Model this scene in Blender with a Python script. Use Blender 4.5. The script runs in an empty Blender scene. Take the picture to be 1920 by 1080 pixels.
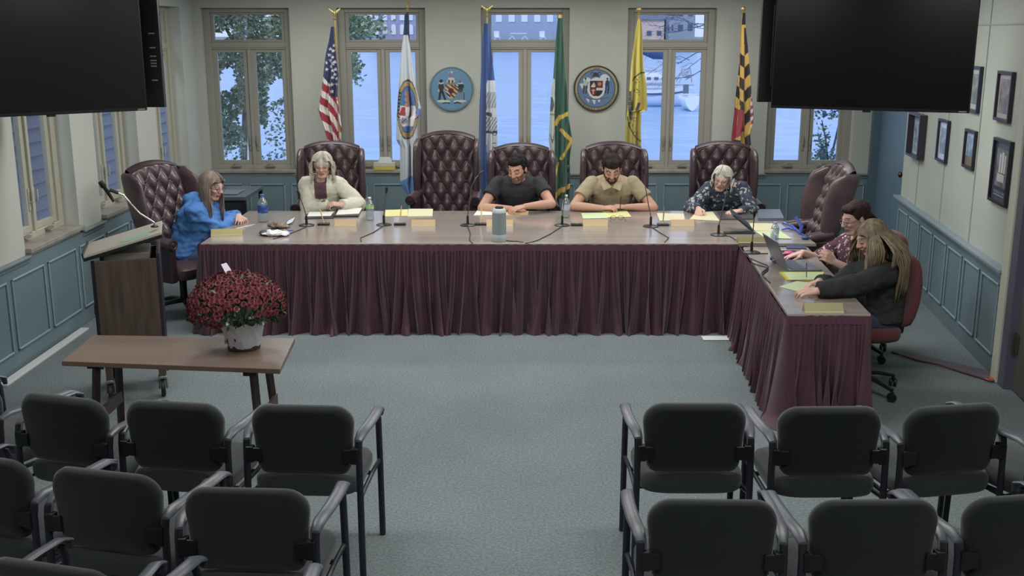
import bpy, bmesh, math, random
from mathutils import Vector, Matrix, noise
V = Vector
PI = math.pi
rnd = random.Random(7)
SC = bpy.context.scene
COL = SC.collection
R = math.radians

# ------------------------------------------------------------------ camera model
CAMZ, PITCH, FPX = 2.45, R(13.5), 2000.0
def ray(px, py):
    return V((0, math.cos(PITCH), -math.sin(PITCH))) + V((1, 0, 0))*((px-960)/FPX) + V((0, math.sin(PITCH), math.cos(PITCH)))*((540-py)/FPX)
CAM = V((0, 0, CAMZ))
def onZ(px, py, z):
    d = ray(px, py); return CAM + d*((z-CAMZ)/d.z)
def onY(px, py, y):
    d = ray(px, py); return CAM + d*(y/d.y)
def onP(px, py, p0, n):
    d = ray(px, py); return CAM + d*((p0-CAM).dot(n)/d.dot(n))

# ------------------------------------------------------------------ materials
def lin(c):
    out = []
    for x in c[:3]:
        x = x/255.0
        out.append(x/12.92 if x <= 0.04045 else ((x+0.055)/1.055)**2.4)
    return (out[0], out[1], out[2], 1.0)
MATS = {}
def mat(name, col=(128,128,128), rough=0.6, metal=0.0, col2=None, scale=8.0, stretch=None, bump=0.0, bscale=None,
        spec=0.5, kind='noise', emit=0.0, detail=4.0, contrast=(0.35, 0.65), attr=None, coat=0.0, sheen=0.0):
    if name in MATS: return MATS[name]
    m = bpy.data.materials.new(name); m.use_nodes = True
    nt = m.node_tree; N = nt.nodes; L = nt.links
    b = N['Principled BSDF']
    b.inputs['Roughness'].default_value = rough
    b.inputs['Metallic'].default_value = metal
    b.inputs['Specular IOR Level'].default_value = spec
    b.inputs['Base Color'].default_value = lin(col)
    b.inputs['Coat Weight'].default_value = coat
    if sheen: b.inputs['Sheen Weight'].default_value = sheen
    if emit:
        b.inputs['Emission Color'].default_value = lin(col); b.inputs['Emission Strength'].default_value = emit
    tc = N.new('ShaderNodeTexCoord'); mp = N.new('ShaderNodeMapping')
    L.new(tc.outputs['Object'], mp.inputs['Vector'])
    if stretch: mp.inputs['Scale'].default_value = stretch
    def tex(sc):
        if kind == 'voronoi':
            t = N.new('ShaderNodeTexVoronoi'); t.inputs['Scale'].default_value = sc; o = t.outputs['Distance']
        elif kind == 'wave':
            t = N.new('ShaderNodeTexWave'); t.inputs['Scale'].default_value = sc; t.inputs['Distortion'].default_value = 3.0
            t.inputs['Detail'].default_value = detail; o = t.outputs['Fac']
        else:
            t = N.new('ShaderNodeTexNoise'); t.inputs['Scale'].default_value = sc; t.inputs['Detail'].default_value = detail; o = t.outputs['Fac']
        L.new(mp.outputs['Vector'], t.inputs['Vector']); return o
    if col2 is not None:
        o = tex(scale); cr = N.new('ShaderNodeValToRGB')
        cr.color_ramp.elements[0].position = contrast[0]; cr.color_ramp.elements[1].position = contrast[1]
        cr.color_ramp.elements[0].color = lin(col); cr.color_ramp.elements[1].color = lin(col2)
        L.new(o, cr.inputs['Fac']); L.new(cr.outputs['Color'], b.inputs['Base Color'])
    if attr:
        a = N.new('ShaderNodeAttribute'); a.attribute_name = attr
        L.new(a.outputs['Color'], b.inputs['Base Color'])
    if bump:
        o = tex(bscale or scale); bn = N.new('ShaderNodeBump'); bn.inputs['Strength'].default_value = bump
        bn.inputs['Distance'].default_value = 0.01
        L.new(o, bn.inputs['Height']); L.new(bn.outputs['Normal'], b.inputs['Normal'])
    MATS[name] = m; return m

def floral(name, base, cols, scale, th=0.45):
    m = mat(name, base, 0.9)
    nt = m.node_tree; N = nt.nodes; L = nt.links; b = N['Principled BSDF']
    tc = N.new('ShaderNodeTexCoord'); nz = N.new('ShaderNodeTexNoise'); nz.inputs['Scale'].default_value = scale*.7
    mx = N.new('ShaderNodeMixRGB'); mx.inputs['Fac'].default_value = 0.06
    L.new(tc.outputs['Object'], nz.inputs['Vector']); L.new(tc.outputs['Object'], mx.inputs['Color1']); L.new(nz.outputs['Color'], mx.inputs['Color2'])
    prev = None
    for i, (c, k, t) in enumerate(cols):
        v = N.new('ShaderNodeTexVoronoi'); v.inputs['Scale'].default_value = scale*k
        L.new(mx.outputs['Color'], v.inputs['Vector'])
        cr = N.new('ShaderNodeValToRGB'); cr.color_ramp.interpolation = 'CONSTANT'
        cr.color_ramp.elements[0].color = (1,1,1,1); cr.color_ramp.elements[1].position = t; cr.color_ramp.elements[1].color = (0,0,0,1)
        L.new(v.outputs['Distance'], cr.inputs['Fac'])
        m2 = N.new('ShaderNodeMixRGB'); L.new(cr.outputs['Color'], m2.inputs['Fac'])
        if prev is None: m2.inputs['Color1'].default_value = lin(base)
        else: L.new(prev, m2.inputs['Color1'])
        m2.inputs['Color2'].default_value = lin(c); prev = m2.outputs['Color']
    L.new(prev, b.inputs['Base Color'])
    return m

def clearmat(name, tint=(235,245,250), gloss=0.12, rough=0.03, opaque=0.0):
    if name in MATS: return MATS[name]
    m = bpy.data.materials.new(name); m.use_nodes = True
    nt = m.node_tree; N = nt.nodes; L = nt.links
    N.remove(N['Principled BSDF'])
    t = N.new('ShaderNodeBsdfTransparent'); t.inputs['Color'].default_value = lin(tint)
    g = N.new('ShaderNodeBsdfGlossy'); g.inputs['Roughness'].default_value = rough; g.inputs['Color'].default_value = (1,1,1,1)
    mx = N.new('ShaderNodeMixShader'); mx.inputs['Fac'].default_value = gloss
    L.new(t.outputs[0], mx.inputs[1]); L.new(g.outputs[0], mx.inputs[2])
    last = mx
    if opaque:
        d = N.new('ShaderNodeBsdfDiffuse'); d.inputs['Color'].default_value = lin(tint)
        m2 = N.new('ShaderNodeMixShader'); m2.inputs['Fac'].default_value = opaque
        L.new(mx.outputs[0], m2.inputs[1]); L.new(d.outputs[0], m2.inputs[2]); last = m2
    L.new(last.outputs[0], N['Material Output'].inputs['Surface'])
    MATS[name] = m; return m

# ------------------------------------------------------------------ mesh builder
class MB:
    def __init__(s): s.v = []; s.f = []; s.m = []
    def add(s, vs, fs, mi=0, M=None):
        o = len(s.v)
        for p in vs:
            p = V(p); s.v.append(M @ p if M is not None else p)
        for f in fs: s.f.append([i+o for i in f]); s.m.append(mi)
        return s
    def box(s, c, d, M=None, mi=0, rot=None):
        x, y, z = d[0]/2, d[1]/2, d[2]/2
        vs = [V((a*x, b*y, e*z)) for a in (-1,1) for b in (-1,1) for e in (-1,1)]
        if rot is not None: vs = [rot @ p for p in vs]
        vs = [p+V(c) for p in vs]
        return s.add(vs, [(0,1,3,2),(4,6,7,5),(0,4,5,1),(2,3,7,6),(0,2,6,4),(1,5,7,3)], mi, M)
    def bx(s, a, b, M=None, mi=0):
        return s.box([(a[i]+b[i])/2 for i in range(3)], [abs(b[i]-a[i]) for i in range(3)], M, mi)
    def loft(s, st, n=16, M=None, mi=0, caps=True, closed=False, power=2.0):
        """st: list of (centre, ax, ay) ring vectors"""
        vs = []; fs = []
        for c, ax, ay in st:
            c = V(c); ax = V(ax); ay = V(ay)
            for k in range(n):
                t = 2*PI*k/n; cx, sy = math.cos(t), math.sin(t)
                if power != 2.0:
                    cx = math.copysign(abs(cx)**(2/power), cx); sy = math.copysign(abs(sy)**(2/power), sy)
                vs.append(c+ax*cx+ay*sy)
        m = len(st)
        for i in range(m-1 if not closed else m):
            j = (i+1) % m
            for k in range(n):
                k2 = (k+1) % n
                fs.append((i*n+k, i*n+k2, j*n+k2, j*n+k))
        if caps and not closed:
            fs.append(tuple(reversed(range(n)))); fs.append(tuple((m-1)*n+k for k in range(n)))
        return s.add(vs, fs, mi, M)
    def tube(s, pts, r, n=8, M=None, mi=0, flat=1.0, caps=True, up=None):
        pts = [V(p) for p in pts]; m = len(pts)
        rs = r if isinstance(r, (list, tuple)) else [r]*m
        st = []; u = None
        for i, p in enumerate(pts):
            d = (pts[min(i+1, m-1)]-pts[max(i-1, 0)])
            if d.length < 1e-9: d = V((0,0,1))
            d.normalize()
            if u is None:
                u = V(up) if up is not None else (V((0,0,1)) if abs(d.z) < .9 else V((1,0,0)))
            u = (u-d*u.dot(d))
            if u.length < 1e-6: u = V((1,0,0)) if abs(d.x) < .9 else V((0,1,0)); u = u-d*u.dot(d)
            u.normalize()
            w = d.cross(u)
            st.append((p, w*rs[i], u*rs[i]*flat))
        return s.loft(st, n, M, mi, caps)
    def lathe(s, prof, n=20, c=(0,0,0), M=None, mi=0, caps=True):
        return s.loft([(V(c)+V((0,0,z)), V((max(r,1e-4),0,0)), V((0,max(r,1e-4),0))) for r, z in prof], n, M, mi, caps)
    def ell(s, c, r, n=14, M=None, mi=0, rot=None, k=8):
        st = []
        for i in range(k+1):
            t = -PI/2+PI*i/k; q = max(math.cos(t), 0.02)
            a, b, e = V((r[0]*q,0,0)), V((0,r[1]*q,0)), V((0,0,r[2]*math.sin(t)))
            if rot is not None: a, b, e = rot @ a, rot @ b, rot @ e
            st.append((V(c)+e, a, b))
        return s.loft(st, n, M, mi)
    def cap(s, p0, r0, p1, r1, n=12, M=None, mi=0):
        p0, p1 = V(p0), V(p1); d = p1-p0; L_ = d.length
        if L_ < 1e-6: return s.ell(p0, (r0,)*3, n, M, mi)
        d.normalize(); u = V((0,0,1)) if abs(d.z) < .9 else V((1,0,0)); u = (u-d*u.dot(d)).normalized(); w = d.cross(u)
        st = []
        for a in (-90,-60,-30,0): st.append((p0+d*r0*math.sin(R(a)), w*r0*max(math.cos(R(a)),.03), u*r0*max(math.cos(R(a)),.03)))
        for a in (0,30,60,90): st.append((p1+d*r1*math.sin(R(a)), w*r1*max(math.cos(R(a)),.03), u*r1*max(math.cos(R(a)),.03)))
        return s.loft(st, n, M, mi)
    def prism(s, poly, h, M=None, mi=0):
        """poly: list of 2-D (x,z); extruded along -y by h from y=0"""
        n = len(poly)
        vs = [V((x, 0, z)) for x, z in poly]+[V((x, -h, z)) for x, z in poly]
        fs = [tuple(range(n)), tuple(reversed(range(n, 2*n)))]+[(i, i+n, (i+1) % n+n, (i+1) % n) for i in range(n)]
        return s.add(vs, fs, mi, M)
    def grid(s, fn, nu, nv, M=None, mi=0, flip=False):
        vs = [fn(i/nu, j/nv) for j in range(nv+1) for i in range(nu+1)]
        fs = []
        for j in range(nv):
            for i in range(nu):
                a = j*(nu+1)+i; q = (a, a+1, a+nu+2, a+nu+1)
                fs.append(tuple(reversed(q)) if flip else q)
        return s.add(vs, fs, mi, M)
    def mesh(s, name):
        me = bpy.data.meshes.new(name); me.from_pydata([tuple(p) for p in s.v], [], s.f); me.update()
        return me
    def build(s, name, mats, parent=None, smooth=40, bevel=0.0, seg=2, fix=True, loc=None):
        me = s.mesh(name)
        if fix:
            bm = bmesh.new(); bm.from_mesh(me)
            bm.faces.ensure_lookup_table()
            bmesh.ops.recalc_face_normals(bm, faces=bm.faces); bm.to_mesh(me); bm.free()
        return link(name, me, mats, parent, smooth, bevel, seg, s.m, loc)

def link(name, me, mats, parent=None, smooth=40, bevel=0.0, seg=2, mi=None, loc=None):
    if not isinstance(mats, (list, tuple)): mats = [mats]
    for m in mats: me.materials.append(m)
    if mi and max(mi) > 0: me.polygons.foreach_set('material_index', mi)
    if smooth:
        me.polygons.foreach_set('use_smooth', [True]*len(me.polygons))
        if smooth < 180: me.set_sharp_from_angle(angle=R(smooth))
    o = bpy.data.objects.new(name, me); COL.objects.link(o)
    if loc is not None: o.location = loc
    if parent is not None: o.parent = parent
    if bevel:
        b = o.modifiers.new('bevel', 'BEVEL'); b.width = bevel; b.segments = seg; b.limit_method = 'ANGLE'; b.angle_limit = R(35)
    return o

def tag(o, label=None, cat=None, group=None, kind=None):
    if label: o['label'] = label
    if cat: o['category'] = cat
    if group: o['group'] = group
    if kind: o['kind'] = kind
    return o
def thing(name, label, cat, loc=(0,0,0), rz=0.0, group=None):
    o = bpy.data.objects.new(name, None); COL.objects.link(o); o.empty_display_size = .1
    o.location = loc; o.rotation_euler = (0, 0, rz)
    return tag(o, label, cat, group)
def kids(o): return [c for c in bpy.data.objects if c.parent == o]
KIDS = {}
def snapshot(root):
    KIDS[root.name] = [(c, kids(c)) for c in kids(root)]
def dup(root, loc, rz, label, group=None, scale=None):
    r = root.copy(); COL.objects.link(r); r.location = loc; r.rotation_euler = (0, 0, rz); r['label'] = label
    if group: r['group'] = group
    if scale: r.scale = scale
    for c, gs in KIDS[root.name]:
        d = c.copy(); COL.objects.link(d); d.parent = r
        for g in gs:
            e = g.copy(); COL.objects.link(e); e.parent = d
    return r
def struct(o): o['kind'] = 'structure'; return o

def paint(me, fn):
    a = me.color_attributes.new('Col', 'FLOAT_COLOR', 'POINT')
    buf = []
    for v in me.vertices: buf.extend(lin(fn(v.co)))
    a.data.foreach_set('color', buf)

def remesh(mb, voxel, it=2, disp=None):
    me = mb.mesh('tmp'); o = bpy.data.objects.new('tmp', me); COL.objects.link(o)
    r = o.modifiers.new('r', 'REMESH'); r.mode = 'VOXEL'; r.voxel_size = voxel; r.adaptivity = 0
    if it:
        s_ = o.modifiers.new('s', 'SMOOTH'); s_.iterations = it; s_.factor = .5
    dg = bpy.context.evaluated_depsgraph_get(); dg.update()
    new = bpy.data.meshes.new_from_object(o.evaluated_get(dg))
    bpy.data.objects.remove(o); bpy.data.meshes.remove(me)
    if disp:
        cos = [v.co.copy() for v in new.vertices]; ns = [v.normal.copy() for v in new.vertices]
        for v, c, n in zip(new.vertices, cos, ns): v.co = c+n*disp(c)
        new.update()
    return new

def text_mesh(txt, size, name='lettering'):
    cu = bpy.data.curves.new(name, 'FONT'); cu.body = txt; cu.size = size; cu.extrude = .0008
    cu.align_x = 'CENTER'; cu.align_y = 'CENTER'
    o = bpy.data.objects.new(name, cu); COL.objects.link(o)
    dg = bpy.context.evaluated_depsgraph_get(); dg.update()
    me = bpy.data.meshes.new_from_object(o.evaluated_get(dg)); bpy.data.objects.remove(o); bpy.data.curves.remove(cu)
    me.materials.clear()
    return me
def inpoly(x, y, P):
    c = False; j = len(P)-1
    for i in range(len(P)):
        xi, yi = P[i]; xj, yj = P[j]
        if (yi > y) != (yj > y) and x < (xj-xi)*(y-yi)/(yj-yi)+xi: c = not c
        j = i
    return c
def interp(tab, y):
    if y <= tab[0][0]: return tab[0][1:]
    for a, b in zip(tab, tab[1:]):
        if y <= b[0]:
            t = (y-a[0])/(b[0]-a[0]); return tuple(p+(q-p)*t for p, q in zip(a[1:], b[1:]))
    return tab[-1][1:]

# camera
cd = bpy.data.cameras.new('camera'); cam = bpy.data.objects.new('camera', cd); COL.objects.link(cam)
cam.location = CAM; cam.rotation_euler = (PI/2-PITCH, 0, 0); cd.sensor_width = 36; cd.lens = FPX/1920*36; cd.clip_end = 900
cd.clip_start = .05
SC.camera = cam
# ------------------------------------------------------------------ room
YB, XL = 12.75, -3.7
RP0, RP1 = V((3.53, 7.4, 0)), V((4.28, 12.75, 0))
RD = (RP1-RP0).normalized(); RN = V((-RD.y, RD.x, 0))     # inward normal (towards -x)
CEIL = 3.0
m_wall = mat('cream wall paint', (190,193,184), .85, col2=(185,188,180), scale=1.5)
m_wallr = mat('pale right wall paint', (178,184,176), .85, col2=(170,177,170), scale=1.2)
m_teal = mat('teal wainscot paint', (112,132,140), .45, col2=(106,126,134), scale=2)
m_tealL = mat('teal moulding paint', (134,156,166), .4)
m_rail = mat('grey blue rail paint', (118,132,136), .4)
m_frame = mat('taupe window frame', (158,156,146), .5)
m_framel = mat('beige sash paint', (150,146,132), .5)
m_cream = mat('cream window frame', (178,176,160), .5)
m_chrome = mat('brushed metal', (170,170,168), .3, metal=.9)
m_glass = clearmat('window glass', (244,248,255), .06, .01)
m_carpet = mat('grey blue carpet', (107,117,120), 1.0, col2=(131,141,143), scale=70, detail=6, bump=.25, bscale=260, spec=.1)
nt = m_carpet.node_tree
# large soft wear variation on the carpet
_n = nt.nodes.new('ShaderNodeTexNoise'); _n.inputs['Scale'].default_value = 1.3; _n.inputs['Detail'].default_value = 5
_tc = [n for n in nt.nodes if n.type == 'TEX_COORD'][0]; nt.links.new(_tc.outputs['Object'], _n.inputs['Vector'])
_mx = nt.nodes.new('ShaderNodeMixRGB'); _mx.blend_type = 'MULTIPLY'; _mx.inputs['Fac'].default_value = .5
_cr = [n for n in nt.nodes if n.type == 'VALTORGB'][0]
_r2 = nt.nodes.new('ShaderNodeValToRGB'); _r2.color_ramp.elements[0].color = (.72,.72,.74,1); _r2.color_ramp.elements[0].position = .3; _r2.color_ramp.elements[1].position = .7
nt.links.new(_n.outputs['Fac'], _r2.inputs['Fac']); nt.links.new(_cr.outputs['Color'], _mx.inputs['Color1']); nt.links.new(_r2.outputs['Color'], _mx.inputs['Color2'])
nt.links.new(_mx.outputs['Color'], nt.nodes['Principled BSDF'].inputs['Base Color'])

T = .3
b = MB(); b.bx((-4.2, -2, -.12), (4.9, 13.1, 0)); struct(b.build('floor', m_carpet, smooth=0))
b = MB(); b.bx((3.72, 4.5, .001), (4.9, 7.6, .006)); 
b = MB(); b.add([(3.42,6.4,0.004),(4.9,6.4,.004),(4.9,7.4,.004),(3.56,7.4,.004)], [(0,1,2,3)]); 
struct(b.build('floor_hallway', mat('beige hallway vinyl', (150,142,118), .5), smooth=0))
b = MB(); b.bx((-4.2, -2, CEIL), (4.9, 13.1, CEIL+.1)); struct(b.build('ceiling', mat('white ceiling tile', (205,205,198), .9), smooth=0))

# windows of the back wall: centre x, from the photo's mullions
WX = [(px-960)/156.5 for px in (475, 722, 984, 1251, 1513)]
WH, WZ0, WZ1 = .515, .84, 2.72
b = MB()
edges = [XL-T]+sum([[x-WH, x+WH] for x in WX], [])+[RP1.x+.5]
for i in range(0, len(edges), 2): b.bx((edges[i], YB, 0), (edges[i+1], YB+T, CEIL))
for x in WX:
    b.bx((x-WH, YB, 0), (x+WH, YB+T, WZ0)); b.bx((x-WH, YB, WZ1), (x+WH, YB+T, CEIL))
struct(b.build('wall_back', m_wall, smooth=0))
# left wall
LW = [(7.95, 9.0), (9.5, 10.6), (11.2, 12.25)]
b = MB(); e = [-2]+[q for w in LW for q in w]+[YB]
for i in range(0, len(e), 2): b.bx((XL-.21, e[i], 0), (XL, e[i+1], CEIL))
for a, c in LW:
    b.bx((XL-.21, a, 0), (XL, c, WZ0)); b.bx((XL-.21, a, WZ1), (XL, c, CEIL))
struct(b.build('wall_left', m_wall, smooth=0))
b = MB(); b.bx((-4.2, -2.1, 0), (4.9, -2, CEIL)); struct(b.build('wall_front', m_wall, smooth=0))
# right wall (splayed), door at its far end and doorway at its near end
def RW(t, z=0, off=0.0): return RP0+RD*t+RN*off+V((0, 0, z))
LEN = (RP1-RP0).length; DT = 3.62
MR = Matrix.Translation(RP0) @ Matrix(((RD.x, RN.x, 0, 0), (RD.y, RN.y, 0, 0), (0, 0, 1, 0), (0, 0, 0, 1)))  # local x along, y inward
b = MB(); b.bx((0, -.2, 0), (DT, 0, CEIL), MR); b.bx((DT, -.2, 2.5), (LEN, 0, CEIL), MR)
b.bx((DT, -.25, 0), (LEN+.3, -.16, 2.5), MR)
b.bx((-9.3, -.2, 0), (-1.15, 0, CEIL), MR); b.bx((-1.15, -.2, 2.45), (0, 0, CEIL), MR)
struct(b.build('wall_right', m_wallr, smooth=0))
b = MB()
for t in (1.05, 2.0, 2.95): b.bx((t-.012, 0, .8), (t+.012, .006, CEIL), MR)
b.bx((.2, 0, 2.5), (3.4, .006, 2.512), MR)
struct(b.build('trim_6', mat('panel seam paint', (160,168,160), .8), smooth=0))

def wainscot(name, M, L_, panels, z1=.78):
    b = MB(); b.bx((0, 0, 0), (L_, .02, z1), M)
    for x0, x1 in panels:
        w = .016
        for (a, c, d, e_) in ((x0, x1, .68-w, .68), (x0, x1, .14, .14+w), (x0, x0+w, .14, .68), (x1-w, x1, .14, .68)):
            b.bx((a, .02, d), (c, .034, e_), M, 1)
    o = b.build(name, [m_teal, m_tealL], smooth=0, bevel=.004, seg=1); struct(o)
    r = MB(); r.bx((0, 0, z1), (L_, .05, z1+.018), M); r.bx((0, 0, z1-.035), (L_, .03, z1), M)
    return o, r
def even(n, x0, x1, gap=.07):
    w = (x1-x0)/n; return [(x0+i*w+gap/2, x0+(i+1)*w-gap/2) for i in range(n)]
ML = Matrix(((0, 1, 0, XL), (1, 0, 0, -2), (0, 0, 1, 0), (0, 0, 0, 1)))      # along +Y, inward +X
o, r = wainscot('wall_left_wainscot', ML, YB+2, even(23, 0.1, YB+1.9))
rr = MB()
rails = [(-2, LW[0][0]), (LW[0][1], LW[1][0]), (LW[1][1], LW[2][0]), (LW[2][1], YB)]
for a, c in rails: rr.bx((XL, a, .78), (XL+.05, c, .798)); rr.bx((XL, a, .745), (XL+.03, c, .78))
struct(rr.build('trim_1', m_rail, smooth=0, bevel=.003, seg=1))
MBk = Matrix(((1, 0, 0, XL), (0, -1, 0, YB), (0, 0, 1, 0), (0, 0, 0, 1)))
o, r = wainscot('wall_back_wainscot', MBk, RP1.x-XL, even(16, 0.02, RP1.x-XL-.02))
rr = MB()
ee = [XL]+sum([[x-WH, x+WH] for x in WX], [])+[RP1.x]
for i in range(0, len(ee), 2): rr.bx((ee[i], YB-.05, .78), (ee[i+1], YB, .798)); rr.bx((ee[i], YB-.03, .745), (ee[i+1], YB, .78))
struct(rr.build('trim_2', m_rail, smooth=0, bevel=.003, seg=1))
MRw = MR
o, r = wainscot('wall_right_wainscot', MRw, DT-.02, even(7, .05, DT-.05))
rr = MB(); rr.bx((-.01, 0, .78), (DT+.03, .07, .805), MR); rr.bx((0, 0, .74), (DT, .035, .78), MR)
struct(rr.build('trim_3', mat('pale rail paint', (135,152,162), .35), smooth=0, bevel=.003, seg=1))
rr = MB(); rr.bx((-.13, -.21, 0), (-.0, .05, 2.5), MR); struct(rr.build('trim_4', mat('white door casing', (196,198,182), .4), smooth=0, bevel=.006))
rr = MB(); rr.bx((-.26, -.2, 0), (-.13, .035, 2.5), MR); struct(rr.build('trim_5', mat('slate door jamb', (88,88,104), .5), smooth=0, bevel=.004))
# near doorway door
d = bpy.data.objects.new('door_2', None); COL.objects.link(d); struct(d)
b = MB(); b.bx((-1.15, -.06, .02), (-.29, -.015, 2.4), MR); struct(b.build('door_leaf', mat('dark olive door paint', (92,96,88), .5), d, smooth=0, bevel=.004))
b = MB(); b.bx((-.34, -.02, .28), (-.27, .0, .42), MR); b.box((-.285, .005, .35), (.02, .02, .16), MR); struct(b.build('door_hinge', mat('dull hinge metal', (96,92,80), .4, metal=.6), d, smooth=0, bevel=.003))
# far blue door
d = bpy.data.objects.new('door_1', None); COL.objects.link(d); struct(d)
b = MB(); b.bx((DT+.06, -.12, .01), (LEN-.1, -.075, 2.42), MR); struct(b.build('door_leaf', mat('slate blue door paint', (96,122,140), .45), d, smooth=0, bevel=.004))
b = MB(); b.bx((LEN-.1, -.14, 0), (LEN+.02, .02, 2.5), MR); b.bx((DT, -.14, 2.42), (LEN, .0, 2.5), MR); b.bx((DT, -.14, 0), (DT+.06, -.05, 2.42), MR)
struct(b.build('door_frame', mat('slate door frame', (84,104,118), .5), d, smooth=0, bevel=.004))
b = MB(); KM = MR @ Matrix.Translation((DT+.2, -.075, .99)) @ Matrix.Rotation(-PI/2, 4, 'X')
b.lathe([(.034,0),(.034,.01),(.012,.012),(.012,.035),(.028,.042),(.032,.058),(.024,.072),(.004,.076)], 16, M=KM)
struct(b.build('door_knob', mat('dark bronze knob', (70,58,54), .3, metal=.8), d))
b = MB(); KM = MR @ Matrix.Translation((DT+.16, -.075, 1.32)) @ Matrix.Rotation(-PI/2, 4, 'X')
b.lathe([(.022,0),(.022,.012),(.01,.016),(.004,.02)], 12, M=KM); struct(b.build('deadbolt', MATS['dark bronze knob'], d))

def window(idx, M, w2, frame_mat, sash_mat, deep=.12):
    """local x along the wall, y into the room, z up; centred on x"""
    root = bpy.data.objects.new('window_%d' % idx, None); COL.objects.link(root); struct(root)
    z0, z1 = WZ0, WZ1; y0 = -deep
    b = MB()
    for a, c, d_, e_ in ((-.02, .02, z0, 2.25), (-w2, -w2+.08, z0, z1), (w2-.08, w2, z0, z1), (-w2+.08, w2-.08, z1-.05, z1), (-w2+.08, -.02, z0, z0+.055), (.02, w2-.08, z0, z0+.055)):
        b.bx((a, y0-.05, d_), (c, y0+.02, e_), M)
    b.bx((-w2+.08, y0-.05, 2.25), (w2-.08, y0+.012, 2.335), M)
    b.bx((-w2+.08, y0+.012, 2.27), (w2-.08, y0+.024, 2.285), M)
    struct(b.build('window_frame', frame_mat, root, smooth=0, bevel=.004, seg=1))
    # casement sashes
    for s in (-1, 1):
        xa, xb = (-w2+.075, -.012) if s < 0 else (.012, w2-.075)
        f = MB(); k = .062
        for a, c, d_, e_ in ((xa, xa+k, z0+.055, 2.25), (xb-k, xb, z0+.055, 2.25), (xa+k, xb-k, z0+.055, z0+.105), (xa+k, xb-k, 2.215, 2.25)):
            f.bx((a, y0-.045, d_), (c, y0-.005, e_), M)
        fo = struct(f.build('casement_sash', sash_mat, root, smooth=0, bevel=.003, seg=1))
        g = MB(); g.bx((xa+k, y0-.03, z0+.105), (xb-k, y0-.026, 2.215), M); struct(g.build('glass_pane', m_glass, fo, smooth=0))
        e = MB(); x = xb-k*.5 if s < 0 else xa+k*.5
        e.bx((x-.012, y0-.006, 1.06), (x+.012, y0+.006, 1.24), M); e.tube([(x, y0+.004, 1.13), (x, y0+.03, 1.13), (x, y0+.034, 1.22)], .008, 8, M)
        struct(e.build('sash_handle', m_framel if frame_mat == m_frame else m_cream, fo, bevel=.002))
        h = MB(); x = (xa+xb)/2-.02*s
        h.bx((x-.07, y0+.02, z0+.028), (x+.04, y0+.05, z0+.05), M); h.tube([(x-.05, y0+.045, z0+.05), (x-.02, y0+.055, z0+.075), (x+.03, y0+.055, z0+.07)], .007, 8, M)
        struct(h.build('crank_handle', mat('grey crank metal', (150,148,138), .4, metal=.3), root, bevel=.002))
    f = MB()
    for a, c, d_, e_ in ((-w2+.08, -w2+.12, 2.335, z1-.05), (w2-.12, w2-.08, 2.335, z1-.05), (-w2+.12, w2-.12, 2.335, 2.36), (-w2+.12, w2-.12, z1-.075, z1-.05)):
        f.bx((a, y0-.045, d_), (c, y0-.005, e_), M)
    fo = struct(f.build('transom_sash', sash_mat, root, smooth=0, bevel=.003, seg=1))
    g = MB(); g.bx((-w2+.12, y0-.03, 2.36), (w2-.12, y0-.026, z1-.075), M); struct(g.build('glass_pane', m_glass, fo, smooth=0))
    s_ = MB(); s_.bx((-w2, y0, z0-.03), (w2, .05, z0+.008), M)
    struct(s_.build('window_sill', mat('stone sill', (158,152,142), .4, col2=(140,134,126), scale=9), root, smooth=0, bevel=.006))
    return root
for i, x in enumerate(WX):
    M = Matrix(((1, 0, 0, x), (0, -1, 0, YB), (0, 0, 1, 0), (0, 0, 0, 1)))
    window(i+1, M, WH, m_frame, m_frame)
for i, (a, c) in enumerate(LW):
    M = Matrix(((0, 1, 0, XL), (1, 0, 0, (a+c)/2), (0, 0, 1, 0), (0, 0, 0, 1)))
    window(i+6, M, (c-a)/2, m_cream, m_cream, .15)
# white cable raceway on the floor by the left wall
b = MB(); b.bx((XL+.05, 7.2, 0), (XL+.12, 8.7, .018)); tag(b.build('cable_raceway', mat('white raceway plastic', (205,212,212), .4), smooth=0, bevel=.004), 'long thin white raceway strip on the floor beside the left wainscot', 'raceway')

# ------------------------------------------------------------------ light
w = bpy.data.worlds.new('sky'); SC.world = w; w.use_nodes = True
N = w.node_tree.nodes; L = w.node_tree.links; bg = N['Background']
tc = N.new('ShaderNodeTexCoord'); sp = N.new('ShaderNodeSeparateXYZ'); cr = N.new('ShaderNodeValToRGB')
L.new(tc.outputs['Generated'], sp.inputs[0]); L.new(sp.outputs['Z'], cr.inputs['Fac'])
cr.color_ramp.elements[0].color = (.72, .82, 1.0, 1); cr.color_ramp.elements[0].position = 0.0
cr.color_ramp.elements[1].color = (.66, .77, 1.0, 1); cr.color_ramp.elements[1].position = .6
L.new(cr.outputs['Color'], bg.inputs['Color']); bg.inputs['Strength'].default_value = 1.15
def area(name, loc, size, power, col=(1,1,1), rot=(0,0,0), spread=PI):
    l = bpy.data.lights.new(name, 'AREA'); l.shape = 'RECTANGLE'; l.size, l.size_y = size; l.energy = power; l.color = col; l.spread = spread
    o = bpy.data.objects.new(name, l); COL.objects.link(o); o.location = loc; o.rotation_euler = rot
    return o
for i, y in enumerate((1.6, 5.0, 8.4, 11.2)):
    for x in (-2.0, 0.1, 2.1):
        area('ceiling_light', (x, y, 2.96), (1.2, .6), (17, 32, 40, 31)[i], (1, .985, .95))
SC.view_settings.view_transform = 'Standard'; SC.view_settings.look = 'None'
SC.view_settings.exposure = 0.0
cy = SC.cycles
cy.max_bounces = 6; cy.diffuse_bounces = 3; cy.glossy_bounces = 3; cy.transparent_max_bounces = 12; cy.transmission_bounces = 4
cy.caustics_reflective = False; cy.caustics_refractive = False; cy.use_denoising = True; cy.sample_clamp_indirect = 4
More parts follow.
